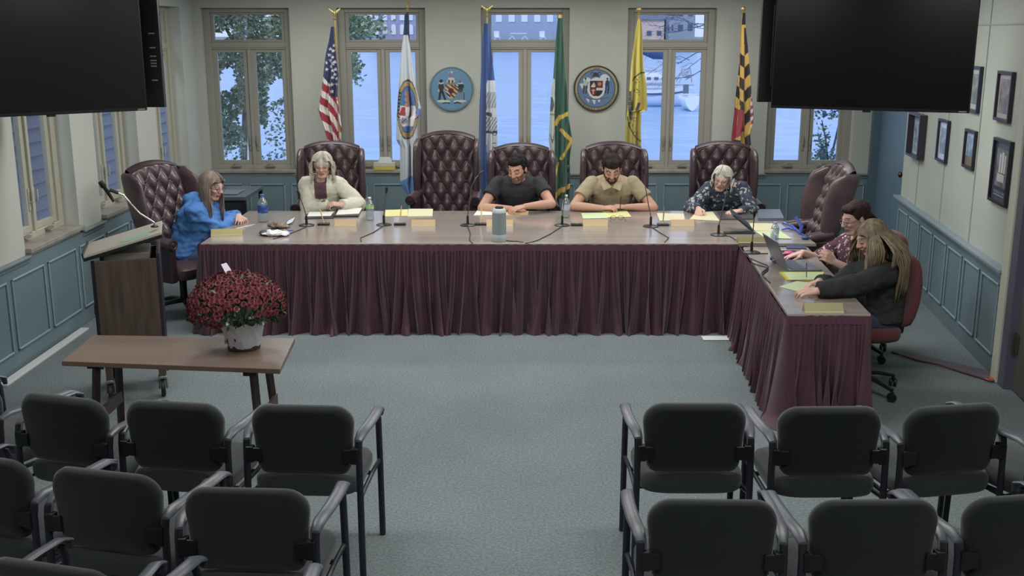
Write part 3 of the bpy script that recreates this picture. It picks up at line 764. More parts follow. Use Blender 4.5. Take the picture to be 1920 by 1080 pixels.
# ------------------------------------------------------------------ audience chairs
m_fab = mat('charcoal chair fabric', (36,40,43), .95, col2=(42,46,49), scale=160, sheen=.25, spec=.2)
m_fabs = mat('grey seat fabric', (58,62,65), .95, col2=(66,70,73), scale=160, sheen=.25, spec=.2)
m_tub = mat('dark graphite tube', (50,52,62), .35, metal=.3)
m_armp = mat('graphite armrest plastic', (82,86,94), .38)
def audience_chair(label):
    t = thing('stacking_chair', label, 'chair', (0,0,0), 0, 'grey stacking chairs of the audience')
    for s in (-1, 1):
        b = MB(); b.tube([(s*.26, -.235, 0), (s*.258, -.225, .3), (s*.256, -.215, .62), (s*.256, -.205, .665)], .0135, 10, flat=1.15); b.build('rear_leg', m_tub, t)
        b = MB(); b.tube([(s*.268, .225, 0), (s*.268, .215, .4), (s*.267, .205, .62), (s*.267, .19, .66)], .0135, 10, flat=1.15); b.build('front_leg', m_tub, t)
        # arm pad: rises from the back, sweeps forward and curls down at the front
        pts = [(s*.25, -.215, .625), (s*.253, -.2, .668), (s*.26, -.155, .688), (s*.272, -.05, .69), (s*.277, .08, .688), (s*.274, .19, .684), (s*.271, .235, .665), (s*.269, .24, .63)]
        b = MB(); b.tube(pts, [.015, .02, .025, .026, .026, .026, .024, .015], 12, flat=.4, up=(0, -1, .3)); b.build('armrest', m_armp, t)
        b = MB(); b.tube([(s*.26, -.225, .40), (s*.25, -.1, .385), (s*.25, .1, .385), (s*.267, .215, .41)], .011, 8); b.build('side_rail', m_tub, t)
        b = MB(); b.bx((s*.25-.03 if s > 0 else s*.25-.005, -.236, .565), (s*.25+.005 if s > 0 else s*.25+.03, -.2, .64)); b.bx((s*.215-.03, -.235, .57), (s*.215+.03, -.222, .635)); b.bx((min(s*.2,s*.25), -.23, .585), (max(s*.2,s*.25), -.214, .62)); b.build('back_bracket', m_blk, t, smooth=0, bevel=.004)
    b = MB(); b.tube([(-.25, .1, .385), (.25, .1, .385)], .011, 8); b.build('front_crossbar', m_tub, t)
    b = MB(); b.tube([(-.25, -.1, .385), (.25, -.1, .385)], .011, 8); b.build('rear_crossbar', m_tub, t)
    # seat
    b = MB(); st = []
    for z, k in ((.398, .9), (.405, .97), (.425, 1.0), (.455, 1.0), (.472, .965), (.48, .88), (.482, .6)):
        st.append((V((0, .015, z)), V((.247*k, 0, 0)), V((0, .245*k, 0))))
    b.loft(st, 44, power=4.5)
    for i, p in enumerate(b.v): b.v[i] = V((p.x, p.y, p.z+(.012 if p.z > .44 else .0)*math.cos(p.x*6)-.018*max(0, (p.y-.15))/.1))
    b.build('seat', m_fabs, t, smooth=60)
    # backrest
    W, H0, H1 = .232, .505, .825
    def out(u, off=0):        # rounded outline, wider radius at the top
        pts = []
        def arc(cx, cz, r, a0, a1, n=8):
            for i in range(n+1):
                a = R(a0+(a1-a0)*i/n); pts.append((cx+r*math.cos(a), cz+r*math.sin(a)))
        w, h0, h1 = W-off, H0+off, H1-off
        arc(w-.085+off*.5, h1-.085+off*.5, .085-off*.5, 0, 90); arc(-w+.085-off*.5, h1-.085+off*.5, .085-off*.5, 90, 180)
        arc(-w+.05, h0+.04, .04, 180, 270, 5); arc(w-.05, h0+.04, .04, 270, 360, 5)
        return [(x*(1-.06*max(0, (H0+.16-z))/.16), z+.012*(1-(x/W)**2)*(1 if z > .7 else -.6)) for x, z in pts]
    b = MB(); rings = []
    for off, y in ((.03, -.246), (.01, -.24), (0, -.225), (0, -.2), (.01, -.187), (.03, -.182)):
        rings.append([V((x, y+.10*((x/W)**2)*.35+(z-.66)*-.06, z)) for x, z in out(0, off)])
    n = len(rings[0]); vs = sum(rings, []); fs = []
    for i in range(len(rings)-1):
        for k in range(n): fs.append((i*n+k, i*n+(k+1) % n, (i+1)*n+(k+1) % n, (i+1)*n+k))
    for base, yy in ((0, 0), ((len(rings)-1)*n, 1)):
        c = len(vs); cc = sum(vs[base:base+n], V())/n; cc.y = vs[base+int(n*.2)].y
        # inner ring then centre for a curved surface
        inner = []
        for kk in (.6, .25):
            start = len(vs)
            for k in range(n):
                x, z = cc.x+(vs[base+k].x-cc.x)*kk, cc.z+(vs[base+k].z-cc.z)*kk
                y = (-.248 if not yy else -.180)+.035*((x/W)**2)-(z-.66)*.06
                vs.append(V((x, y, z)))
            inner.append(start)
        for k in range(n):
            k2 = (k+1) % n; fs.append((base+k, base+k2, inner[0]+k2, inner[0]+k)); fs.append((inner[0]+k, inner[0]+k2, inner[1]+k2, inner[1]+k))
        fs.append(tuple(inner[1]+k for k in range(n)))
    b.add(vs, fs); b.build('backrest', m_fab, t, smooth=60)
    snapshot(t); return t
ac = audience_chair('grey stacking chair at the aisle end of the front left row')
def place_ac(pl, pr, label, first=False, halfw=None):
    p, q = onZ(pl[0], pl[1], .82), onZ(pr[0], pr[1], .82)
    m = (p+q)/2; d = (q-p).normalized(); a = math.atan2(d.y, d.x)
    # local backrest top centre is at y=-.225
    off = Matrix.Rotation(a, 3, 'Z') @ V((0, -.225, 0)); loc = (m.x-off.x, m.y-off.y, 0)
    if first: ac.location = loc; ac.rotation_euler = (0, 0, a)
    else: dup(ac, loc, a, label)
place_ac((490,766), (635,769), '', True)
place_ac((248,757), (390,765), 'grey stacking chair second from the aisle in the front left row')
place_ac((48,742), (168,757), 'grey stacking chair third from the aisle in the front left row')
place_ac((-135,705), (-25,728), 'grey stacking chair mostly cut off by the left edge, front left row')
place_ac((372,924), (540,928), 'grey stacking chair at the aisle end of the second left row')
place_ac((112,884), (262,901), 'grey stacking chair second from the aisle in the second left row')
place_ac((-110,852), (15,872), 'grey stacking chair cut off by the left edge in the second left row')
place_ac((268,1108), (455,1111), 'grey stacking chair at the bottom edge, only its two armrests in view')
place_ac((0,1058), (160,1082), 'grey stacking chair at the bottom left edge, only its right armrest in view')
place_ac((1232,764), (1380,764), 'grey stacking chair at the aisle end of the front right row')
place_ac((1492,771), (1632,770), 'grey stacking chair below the side table end, second in the front right row')
place_ac((1728,772), (1865,762), 'grey stacking chair third from the aisle in the front right row')
place_ac((1965,776), (2085,757), 'grey stacking chair mostly cut off by the right edge, front right row')
place_ac((1250,947), (1430,949), 'grey stacking chair at the aisle end of the second right row')
place_ac((1560,949), (1735,947), 'grey stacking chair second from the aisle in the second right row')
place_ac((1852,944), (2015,932), 'grey stacking chair cut off by the right edge in the second right row')
# ------------------------------------------------------------------ people
m_skin = mat('skin', (205,165,145), .5, attr='Col', spec=.35)
def frame_of(d, up=V((0,0,1))):
    d = d.normalized(); u = (up-d*up.dot(d)).normalized(); return d, u, d.cross(u)
def capchain(mb, pts, rs, n=12):
    for i in range(len(pts)-1): mb.cap(pts[i], rs[i], pts[i+1], rs[i+1], n)
def ik(S, W, l1, l2, hint):
    d = W-S; L_ = min(d.length, (l1+l2)*.995); d.normalize(); W = S+d*L_
    a = (l1*l1-l2*l2+L_*L_)/(2*L_); h = math.sqrt(max(0, l1*l1-a*a))
    hh = (hint-d*hint.dot(d)).normalized(); return S+d*a+hh*h, W
def hand(mb, w, d, n, curl, s, thumb=.5, sc=1.0):
    """w wrist, d direction of the fingers, n back-of-hand normal, s=+1: thumb lies on side +x of (d x n)"""
    d = d.normalized(); n = (n-d*n.dot(d)).normalized(); x = d.cross(n)*s
    kn = []
    for i, (off, L0) in enumerate(((.030, .083), (.010, .088), (-.010, .084), (-.029, .076))):
        k = w+d*L0*sc+x*off*sc-n*.004*abs(i-1.2); kn.append(k)
        mb.cap(w+x*off*.55*sc+d*.012, .0155*sc, k, .0118*sc, 8)
    for i, k in enumerate(kn):
        ls = [(.040,.026,.020), (.044,.028,.022), (.041,.027,.021), (.033,.021,.018)][i]
        c = curl[i] if isinstance(curl, (list, tuple)) else curl
        a = c*.55; p = k; spread = x*(.10*(1.3-i))
        rr = [.0098, .0088, .008, .007]
        for j, l in enumerate(ls):
            dd = (d*math.cos(a)-n*math.sin(a)+spread*.6).normalized(); q = p+dd*l*sc
            mb.cap(p, rr[j]*sc*(1 if i < 3 else .88), q, rr[j+1]*sc*(1 if i < 3 else .88), 8); p = q; a += c*.8
    t0 = w+d*.022*sc+x*.024*sc-n*.006; t1 = t0+(d*.7+x*.75-n*.35*thumb*2).normalized()*.038*sc
    t2 = t1+(d*.95+x*(.35-.5*thumb)-n*.5*thumb).normalized()*.03*sc; t3 = t2+(d*.9-x*.35*thumb-n*.5*thumb).normalized()*.024*sc
    capchain(mb, [w+x*.01, t0, t1, t2, t3], [.014*sc, .0145*sc, .0115*sc, .0098*sc, .0082*sc], 8)
class Head:
    def __init__(s, c, yaw, pitch, roll, sc=1.0):
        # yaw 0 faces -Y; positive yaw turns to +X; pitch positive looks down
        s.c = V(c); s.R = Matrix.Rotation(yaw, 3, 'Z') @ Matrix.Rotation(roll, 3, 'Y') @ Matrix.Rotation(pitch, 3, 'X'); s.sc = sc
        s.Ri = s.R.transposed()
    def w(s, p): return s.c+s.R @ (V(p)*s.sc)
    def l(s, p): return (s.Ri @ (V(p)-s.c))/s.sc
def head_mesh(mb, H, fem=False):
    E = lambda c, r, n=16, k=9: mb.ell(H.w(c), [q*H.sc for q in r], n, rot=H.R, k=k)
    C_ = lambda a, ra, b_, rb, n=10: mb.cap(H.w(a), ra*H.sc, H.w(b_), rb*H.sc, n)
    E((0,.014,.032), (.076,.094,.084)); E((0,-.028,.0), (.066,.066,.082)); E((0,-.026,-.045), (.056 if not fem else .052,.06,.062))
    E((0,-.062,-.088), (.026,.024,.022)); 
    for s in (-1, 1):
        C_((s*.05,.0,-.055), .02, (s*.022,-.058,-.09), .018)
        E((s*.038,-.066,-.022), (.02,.02,.018)); E((s*.077,.012,-.004), (.009,.017,.03))
        E((s*.031,-.078,.008), (.0145,.012,.010), 10, 6)
        C_((s*.016,-.086,.028), .0085, (s*.047,-.074,.028), .0075)
    C_((0,-.09,.016), .008, (0,-.108,-.02), .0115); C_((-.011,-.097,-.024), .0085, (.011,-.097,-.024), .0085)
    C_((-.016,-.087,-.05), .0068, (.016,-.087,-.05), .0068); C_((-.014,-.086,-.062), .0075, (.014,-.086,-.062), .0075)
def face_color(H, skin, o):
    lip = o.get('lip', (176,112,104)); brow = o.get('brow', (70,56,50)); beard = o.get('beard')
    def fn(p):
        q = H.l(p)
        if q.length > .145: 
            return skin
        c = skin; x, y, z = q; ax = abs(x)
        if y < -.03:
            if ((ax-.038)/.024)**2+((z+.022)/.02)**2 < 1: c = tuple(a*.82+b_*.18 for a, b_ in zip(skin, (214,130,116)))
            if beard:
                lo = -.028-.012*(ax/.05)**2
                if (z < -.070 and z > -.118) or (ax > .044 and -.10 < z < -.02) or (ax > .03 and -.11 < z < -.055): c = beard
                if abs(z+.037) < .0075 and ax < .032 and y < -.06: c = beard
                if abs(ax-.03) < .007 and -.075 < z < -.036: c = beard
                if abs(z+.075) < .006 and ax < .012: c = beard
            if ax < .022 and abs(z+.056) < .0095 and y < -.07: c = lip
            if ax < .02 and abs(z+.056) < .0028 and y < -.07: c = (110,62,60)
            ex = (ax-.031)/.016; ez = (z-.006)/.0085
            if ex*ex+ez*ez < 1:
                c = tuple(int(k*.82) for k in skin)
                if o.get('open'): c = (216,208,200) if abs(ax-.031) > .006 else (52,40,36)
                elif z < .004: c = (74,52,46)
            if .012 < ax < .05 and abs(z-.030-.006*math.sin((ax-.012)/.038*PI)) < .0037 and y < -.05: c = brow
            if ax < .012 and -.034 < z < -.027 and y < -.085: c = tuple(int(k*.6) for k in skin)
        elif beard and y < .012 and -.095 < z < -.018 and ax > .04: c = beard
        return c
    return fn

def hair_short(H, col, parent, vol=1.0, seed=1, name='hair', fringe=0.0, rough=1.0):
    mb = MB(); E = lambda c, r: mb.ell(H.w(c), [q*H.sc for q in r], 20, rot=H.R, k=12)
    E((0,.030,.052), (.083*vol,.096*vol,.082*vol)); E((0,.045,.01), (.08*vol,.075,.075))
    E((0,-.022,.088), (.066*vol,.062,.034)); E((0,-.045-fringe*.3,.085-fringe*.4), (.056,.036,.026))
    for s in (-1, 1): E((s*.066,.0,.035), (.016,.032,.036))
    me = remesh(mb, .006, 2, lambda c: rough*(.005*noise.noise(V(c)*70+V((seed, 0, 0)))+.004*noise.noise(V(c)*28)))
    o = link(name, me, mat('hair %s' % (col,), col, .7, spec=.18, col2=tuple(int(k*.62) for k in col), scale=42, stretch=(1,1,.3), bump=.4, bscale=90), parent, 180)
    return o
def hair_long(H, col, parent, length, n=90, seed=2, vol=1.0, col2=None, part=0.0, back_only=False, wavy=0.0, open_=50, strand=.0105, bulge=0.0):
    r = random.Random(seed); mb = MB()
    mb.ell(H.w((0,.020,.045)), [q*H.sc*vol for q in (.082,.097,.082)], 20, rot=H.R, k=12)
    mb.ell(H.w((0,.045,-.01)), [q*H.sc for q in (.072,.06,.075)], 16, rot=H.R, k=8)
    down = V((0, 0, -1))
    for i in range(n):
        a = R(open_+(360-2*open_)*i/(n-1)+r.uniform(-3, 3))       # 0 = front (-y local)
        dx, dy = math.sin(a), -math.cos(a)
        rad = 1.0*vol
        pts = []
        st = V((part, -.01, .128*vol))
        for k, ph in enumerate((80, 62, 40, 18, 0)):
            cz = math.sin(R(ph)); cr_ = math.cos(R(ph))
            pts.append(H.w((dx*.088*cr_*rad+part*(1-cr_), .014+dy*.100*cr_*rad, .038+.086*cz*vol)))
        p = pts[-1]; L_ = length*r.uniform(.82, 1.04)*(1 if (bulge == 0 or dy > .35 or dy < -.45) else .5); out = (H.R @ V((dx, dy, 0))); out.z = 0
        m = 6
        for k in range(1, m+1):
            f = k/m; sway = wavy*math.sin(f*9+i*1.7)
            pts.append(p+down*L_*f+out*(.016*math.sin(f*PI*.8)-.03*f*f*(1 if L_ > .2 else .3)+sway+bulge*min(1, f*2.4)*(1 if dy > .15 else .45))+V((r.uniform(-.004,.004), r.uniform(-.004,.004), 0)))
        rr = [strand*.7]+[strand]*(len(pts)-2)+[strand*.35]
        mb.tube(pts, rr, 6, flat=.6)
    for sd in (-1, 1):                                         # curtains swept from the parting past the temples
        for i in range(18):
            f0 = i/17; y0 = -.080+.10*f0; zt = .040+.086*vol*math.sqrt(max(.1, 1-((y0-.014)/.105)**2))
            pts = [H.w((part+sd*.004, y0, zt+.004)), H.w((part*.4+sd*.040, y0-.004, zt-.012)), H.w((sd*.068*vol, y0*.75-.006, .072)), H.w((sd*.082*vol, y0*.55-.004, .03)), H.w((sd*.085*vol, y0*.5, -.01))]
            L_ = min(length, .24 if bulge else length)*r.uniform(.85, 1.05); p = pts[-1]; out = H.R @ V((sd, -.25, 0)); out.z = 0
            for k in range(1, 6):
                f = k/5; pts.append(p+down*L_*f+out*(.014*math.sin(f*PI*.8)-.012*f*f+wavy*math.sin(f*9+i*1.3)))
            mb.tube(pts, [strand*.5]+[strand*.9]*(len(pts)-2)+[strand*.3], 6, flat=.6)
    c2 = col2 or tuple(int(k*.7) for k in col)
    return mb.build('hair', mat('hair %s' % (col,), col, .5, col2=c2, scale=26, stretch=(1.6,1.6,.18), bump=.3, bscale=60, contrast=(.3,.7)), parent, smooth=180)
def glasses(H, parent, col=(70,60,62), rr=.021):
    b = MB()
    for s in (-1, 1):
        pts = [H.w((s*.032+rr*1.15*math.cos(t), -.101+.006*abs(math.cos(t)), .004+rr*.85*math.sin(t))) for t in [2*PI*k/16 for k in range(17)]]
        b.tube(pts, .0017, 6); b.tube([H.w((s*.056, -.094, .008)), H.w((s*.076, -.05, .008)), H.w((s*.08, .01, .006))], .0016, 6)
    b.tube([H.w((-.009, -.104, .008)), H.w((0, -.107, .01)), H.w((.009, -.104, .008))], .0016, 6)
    return b.build('glasses', mat('eyeglass frame %s' % (col,), col, .3, metal=.4), parent)

def person(label, loc, H, hips, neck, axis, fwd, handL, handR, top_mat, sleeve, skin, opt, build=1.0, leg_mat=None, shirt_name='shirt', voxs=.0048):
    """axis: unit vector from the person's right shoulder to the left one; hand*: (wrist, dir, normal, curl, elbow hint)"""
    loc = V(loc); t = thing('person', label, 'person', tuple(loc)); L0 = -loc
    hips, neck, axis, fwd = V(hips), V(neck), V(axis).normalized(), V(fwd).normalized()
    spine = neck-hips; sw = .172*build if not opt.get('fem') else .155*build
    body = MB()
    # neck and hidden trunk
    body.cap(neck-V((0,0,.03)), .056*build**.5, H.w((0,.03,-.06)), .05, 14)
    def trunk(mb, g, power=2.3):
        st = []
        for f, wx, wd in ((-.10,.125,.10), (0,.17,.128), (.2,.158,.124), (.42,.152,.122), (.66,.168,.124), (.82,.178,.112), (.93,.158,.088), (1.0,.09,.066)):
            c = hips+spine*f-fwd*(.02*math.sin(f*PI))
            up = spine.normalized(); dep = axis.cross(up).normalized()
            st.append((c, axis*(wx*build+g), dep*(wd*build*opt.get('depth', 1)+g)))
        mb.loft(st, 28, power=power)
    trunk(body, -.012)
    arms = []
    for s, hd in ((1, handL), (-1, handR)):
        S = neck-spine.normalized()*.062+axis*sw*s; S = S+V(opt.get('sh%+d' % s, (0,0,0)))
        W = V(hd[0]); E_, W = ik(S, W, .285*opt.get('al', 1), .262*opt.get('al', 1), V(hd[4]))
        arms.append((s, S, E_, W)); k = build**.6
        body.cap(S, .052*k, S.lerp(E_, .5), .047*k, 12); body.cap(S.lerp(E_, .5), .047*k, E_, .041*k, 12)
        body.cap(E_, .041*k, E_.lerp(W, .35), .040*k, 12); body.cap(E_.lerp(W, .35), .040*k, W, .0275, 12)
        hand(body, W, V(hd[1]), V(hd[2]), hd[3], hd[5] if len(hd) > 5 else s, thumb=.5, sc=opt.get('hs', 1.0))
    head_mesh(body, H, opt.get('fem'))
    me = remesh(body, voxs, 2)
    me.transform(Matrix.Translation(L0)); H.c = H.c-loc
    paint(me, face_color(H, skin, opt))
    link('body', me, m_skin, t, 180)
    # trousers
    lg = MB(); knee = []
    up0 = spine.normalized()
    lg.ell(hips+V((0,0,-.01)), (.17*build,.15*build,.10), 18)
    for s in (-1, 1):
        hp = hips+axis*.09*s-V((0,0,.03)); kn = hp+fwd*.40+axis*.02*s+V((0,0,.03)); kn.z = .52; an = kn+fwd*opt.get('foot', .02); an.z = .10
        lg.cap(hp, .092*build, kn, .062, 14); lg.cap(kn, .062, an, .044, 14); knee.append((kn, an))
    lm = remesh(lg, .012, 2); lm.transform(Matrix.Translation(L0)); link('trousers', lm, leg_mat or mat('dark trousers', (48,52,64), .9), t, 180)
    for kn, an in knee:
        sh = MB(); sh.loft([(an+V((0,0,-.085))+fwd*q, axis*w_, V((0,0,h_))) for q, w_, h_ in ((-.06,.03,.03), (-.03,.04,.05), (.05,.042,.04), (.14,.04,.025), (.19,.02,.012))], 14)
        for i, p in enumerate(sh.v): sh.v[i] = V((p.x, p.y, max(.004, p.z+.018)))-loc
        sh.build('shoe', mat('black shoe', (32,32,36), .5), t)
    # top garment
    g = MB(); thick = opt.get('thick', .012); trunk(g, thick)
    g.ell(hips+V((0,0,.0)), (.19*build,.165*build,.09), 20)
    for s, S, E_, W in arms:
        k = build**.6; r1 = .052*k+thick*1.35; r2 = .043*k+thick*1.2
        g.ell(S-axis*s*.01-V((0,0,.0)), (.062*k+thick,)*3, 14)
        if sleeve == 'short':
            cut = S.lerp(E_, opt.get('cut', .62)); g.tube([S, S.lerp(E_, .3), cut], [r1, r1*1.02, r1*1.04], 18)
        elif sleeve == 'elbow':
            cut = S.lerp(E_, .96); g.tube([S, S.lerp(E_, .5), cut], [r1, r1, r1*1.0], 18)
        else:
            cut = E_.lerp(W, .95); g.cap(S, r1, E_, r2*1.05, 16); g.tube([E_, E_.lerp(W, .5), cut], [r2*1.06, r2*.98, .028+thick*1.3], 16); g.ell(E_, (r2*1.06,)*3, 14)
            if opt.get('cuff'): g.tube([E_.lerp(W, .86), E_.lerp(W, .97)], [.036+thick, .033+thick], 16)
    if opt.get('hood'):
        nb = neck-fwd*.05; 
        for k in range(9):
            a = R(-130+260*k/8); p = neck+(-fwd*math.cos(a)+axis*math.sin(a))*.095-V((0,0,.02))-(-fwd*math.cos(a)).dot(-fwd)*V((0,0,-.01)); g.ell(p, (.04,.04,.042), 10)
        g.ell(neck-fwd*.11-V((0,0,.0)), (.11,.10,.10), 16); g.ell(neck-fwd*.05+V((0,0,.03)), (.10,.10,.06), 16)
    if opt.get('collar_high'):
        for k in range(13):
            a = R(-125+250*k/12); p = neck+(-fwd*math.cos(a)+axis*math.sin(a))*.085+V((0,0,.005)); g.cap(p-V((0,0,.03)), .02, p+V((0,0,.035)), .014, 8)
    else:
        for k in range(17):
            a = R(360*k/16); p = neck-spine.normalized()*.012+(-fwd*math.cos(a)+axis*math.sin(a))*.074*build**.5-V((0,0,.02))*(1-math.cos(a))*.5+V((0,0,.0)); g.ell(p, (.017,.017,.014), 8, k=5)
    wr = opt.get('wrinkle', .004); seed = opt.get('seed', 1)
    def wrinkle(c):
        return wr*(1.6*noise.noise(V((c.x*9+seed, c.y*9, c.z*16)))+.9*noise.noise(V((c.x*24, c.y*24+seed, c.z*30))))+wr*.9*(1-abs(noise.noise(V((c.x*6, c.y*6+seed*3, c.z*13))))*4)*.5
    gm = remesh(g, .0085, 3, wrinkle); gm.transform(Matrix.Translation(L0))
    if opt.get('front'):       # open jacket: split faces by a front wedge
        fr = opt['front']; gm.materials.append(top_mat); gm.materials.append(fr[0])
        for p in gm.polygons:
            c = p.center-(neck-loc); u = c.dot(axis); f = c.dot(fwd); z = c.z
            if .035 < f < .15 and abs(u+fr[2]) < fr[1]*(1-max(0, -z)*.35)*(1 if z > -.205 else 0) and z < .03: p.material_index = 1
        mats = []
    else: mats = [top_mat]
    go = link(shirt_name, gm, mats, t, 180)
    return t, arms, H, loc

SK_M = (192,150,130); SK_F = (208,170,156)
YV = V((0,-1,0)); XV = V((1,0,0))
def wz(px, py, z): return onZ(px, py, z)
# --- man in black T-shirt (middle)
Yp = 10.62
def facing(px, py, Y): return onY(px, py, Y)
def sit_front(label, px_head, py_head, Yh, px_sh, yaw, pitch, roll, wl, wr, topm, sleeve, skin, opt, build=1.0, Yhip=10.72, neckz=None, sc=1.0, dl=(-1,-.25,-.15), dr=(1,-.25,-.15), nl=(0,-.3,1), nr=(0,-.3,1), curl=.9, hl=None, hr=None, leg=None, nm='shirt'):
    hc = facing(px_head, py_head, Yh); H = Head(hc, R(yaw), R(pitch), R(roll), sc)
    nx = facing(px_sh, 345, Yh+.07).x
    neck = V((nx, Yh+.055, neckz if neckz else hc.z-.155)); hips = V((nx*.5+.5*nx, Yhip, .53))
    fwd = YV; axis = XV           # facing the camera: the person's left is +X
    return person(label, (hips.x, hips.y, 0), H, hips, neck, axis, fwd, (wl, dl, nl, curl, hl or (.9,.25,-.75)), (wr, dr, nr, curl, hr or (-.9,.25,-.75)), topm, sleeve, skin, opt, build, leg, nm)
mblk = mat('black cotton tee', (40,40,44), .9, col2=(50,50,54), scale=9)
ty = 9.98
tp, arms, H, lo = sit_front('young man in a black T-shirt with dark hair and moustache, forearms crossed on the table', 970, 318, 10.36, 972, -24, 20, 0,
    wz(984, 387, TZ+.075), wz(958, 391, TZ+.035), mblk, 'short', SK_M,
    dict(beard=(116,98,90), brow=(44,36,34), wrinkle=.003, seed=4, cut=.52, al=1.12), 1.2, neckz=1.05, sc=1.12, dl=(-1,-.35,-.1), dr=(1,-.1,-.05), curl=.5, hl=(2,.1,-.5), hr=(-2,.1,-.5))
hair_short(H, (32,28,30), tp, 1.0, 3, fringe=.0)
# --- man in tan polo
mtan = mat('tan polo cotton', (168,156,128), .9, col2=(156,144,118), scale=9)
tp, arms, H, lo = sit_front('bearded man in a tan polo shirt looking down and holding a pen', 1147, 318, 10.34, 1148, -2, 26, 0,
    wz(1172, 388, TZ+.045), wz(1130, 390, TZ+.045), mtan, 'short', SK_M,
    dict(beard=(66,50,44), brow=(52,40,36), wrinkle=.003, seed=7, cut=.6, al=1.12), 1.22, neckz=1.05, sc=1.12, dl=(-1,-.15,.15), dr=(1,-.15,.15), curl=1.0, hl=(2,.1,-.5), hr=(-2,.1,-.5))
hair_short(H, (48,38,36), tp, 1.02, 8, fringe=.03)
b = MB()
nk = V((H.c.x, H.c.y+.02, 1.02))-V((0,0,0)); nk.z = 1.02-0
for s in (-1, 1):
    p0 = V((H.c.x+s*.005, H.c.y-.075, .985)); b.add([p0, p0+V((s*.075, -.004, -.03)), p0+V((s*.10, .05, .03)), p0+V((s*.055, .07, .062)), p0+V((s*.02, .03, .03))], [(0,1,2,3,4)])
co = b.build('polo_collar', mtan, tp, smooth=0, fix=False); sm = co.modifiers.new('s', 'SOLIDIFY'); sm.thickness = .006
b = MB(); q = wz(1162, 384, TZ+.1)
pen = MB(); pen.tube([q+V((0,-.02,-.05)), q+V((.004,-.03,.02)), q+V((.006,-.035,.085))], [.0035,.005,.0045], 8); tag(pen.build('pen', mat('dark red pen', (70,42,44), .35), smooth=50), 'dark pen held upright by the man in the tan polo', 'pen')
# --- woman in white fleece jacket
mwht = mat('cream fleece', (214,212,196), .95, col2=(200,198,182), scale=14, bump=.3, bscale=120)
mplum = mat('plum blouse', (104,74,86), .8, col2=(88,60,74), scale=10)
tp, arms, H, lo = sit_front('woman in a cream fleece jacket with long light hair and glasses, hands clasped', 604, 311, 10.38, 603, 4, 10, 0,
    wz(640, 384, TZ+.06), wz(618, 384, TZ+.05), mwht, 'long', SK_F,
    dict(fem=1, brow=(150,128,112), wrinkle=.005, seed=2, thick=.022, collar_high=1, front=(mplum, .062, .0), cuff=1), 1.0, neckz=1.045, dl=(-1,-.3,.25), dr=(1,-.35,.2), curl=1.1, nm='jacket')
hair_long(H, (206,200,190), tp, .125, 150, 4, 1.16, (168,156,142), .012, wavy=.013, open_=66, strand=.0075)
glasses(H, tp, (150,130,120))
# --- grey haired woman, patterned blouse
mpat = floral('navy cream patterned blouse', (52,60,78), [((170,178,176), 1.0, .36), ((62,72,92), 1.9, .30), ((150,160,156), 3.1, .2)], 26)
tp, arms, H, lo = sit_front('woman with chin length grey hair in a navy and cream patterned blouse, writing', 1354, 336, 10.30, 1362, -18, 12, 12,
    wz(1388, 396, TZ+.04), wz(1310, 392, TZ+.055), mpat, 'long', SK_F,
    dict(fem=1, brow=(170,160,150), wrinkle=.005, seed=5, thick=.014), 1.07, neckz=1.0, dl=(-1,-.12,.0), dr=(-.25,-1,-.25), nl=(0,-.2,1), nr=(-.5,0,1), curl=.8, nm='blouse')
hair_long(H, (214,212,200), tp, .085, 150, 6, 1.08, (184,182,168), -.02, open_=66, strand=.0075)
glasses(H, tp, (120,110,108))
pen = MB(); q = wz(1300, 396, TZ+.02); pen.tube([q, q+V((-.03,.04,.12))], [.003,.0045], 8); tag(pen.build('pen', mat('grey pen', (120,120,126), .3), smooth=50), 'pen in the writing hand of the grey haired woman', 'pen')

# --- woman in blue hoodie (left end, facing right)
mblue = mat('blue hoodie cotton', (86,140,206), .9, col2=(72,122,188), scale=7)
Yh = 9.3; hc = onY(397, 349, Yh); H = Head(hc, R(68), R(16), 0, 1.03)
fw = V((.97, -.22, 0)).normalized(); ax = V((-fw.y, fw.x, 0))
hips = V((-2.90, 9.36, .53)); neck = V((hc.x-.065, Yh+.03, .98))
tp, arms, H, lo = person('woman in a bright blue hoodie with long greying hair seated at the left table end', (hips.x, hips.y, 0), H, hips, neck, ax, fw,
    (wz(448, 405, TZ+.06), (.35,-.95,-.05), (.3,-.1,1), 1.0, (-.1,.8,-.8)), (wz(436, 408, TZ+.05), (.95,.25,0), (0,-.2,1), 1.0, (-.2,-.8,-.7)),
    mblue, 'long', SK_F, dict(fem=1, brow=(120,104,96), wrinkle=.009, seed=9, thick=.026, hood=1, cuff=1, depth=1.15), 1.08, mat('blue jeans', (66,84,118), .9), 'hoodie')
hair_long(H, (128,122,114), tp, .30, 150, 12, 1.02, (112,88,74), .0, open_=64, strand=.0075)
glasses(H, tp, (56,50,54))
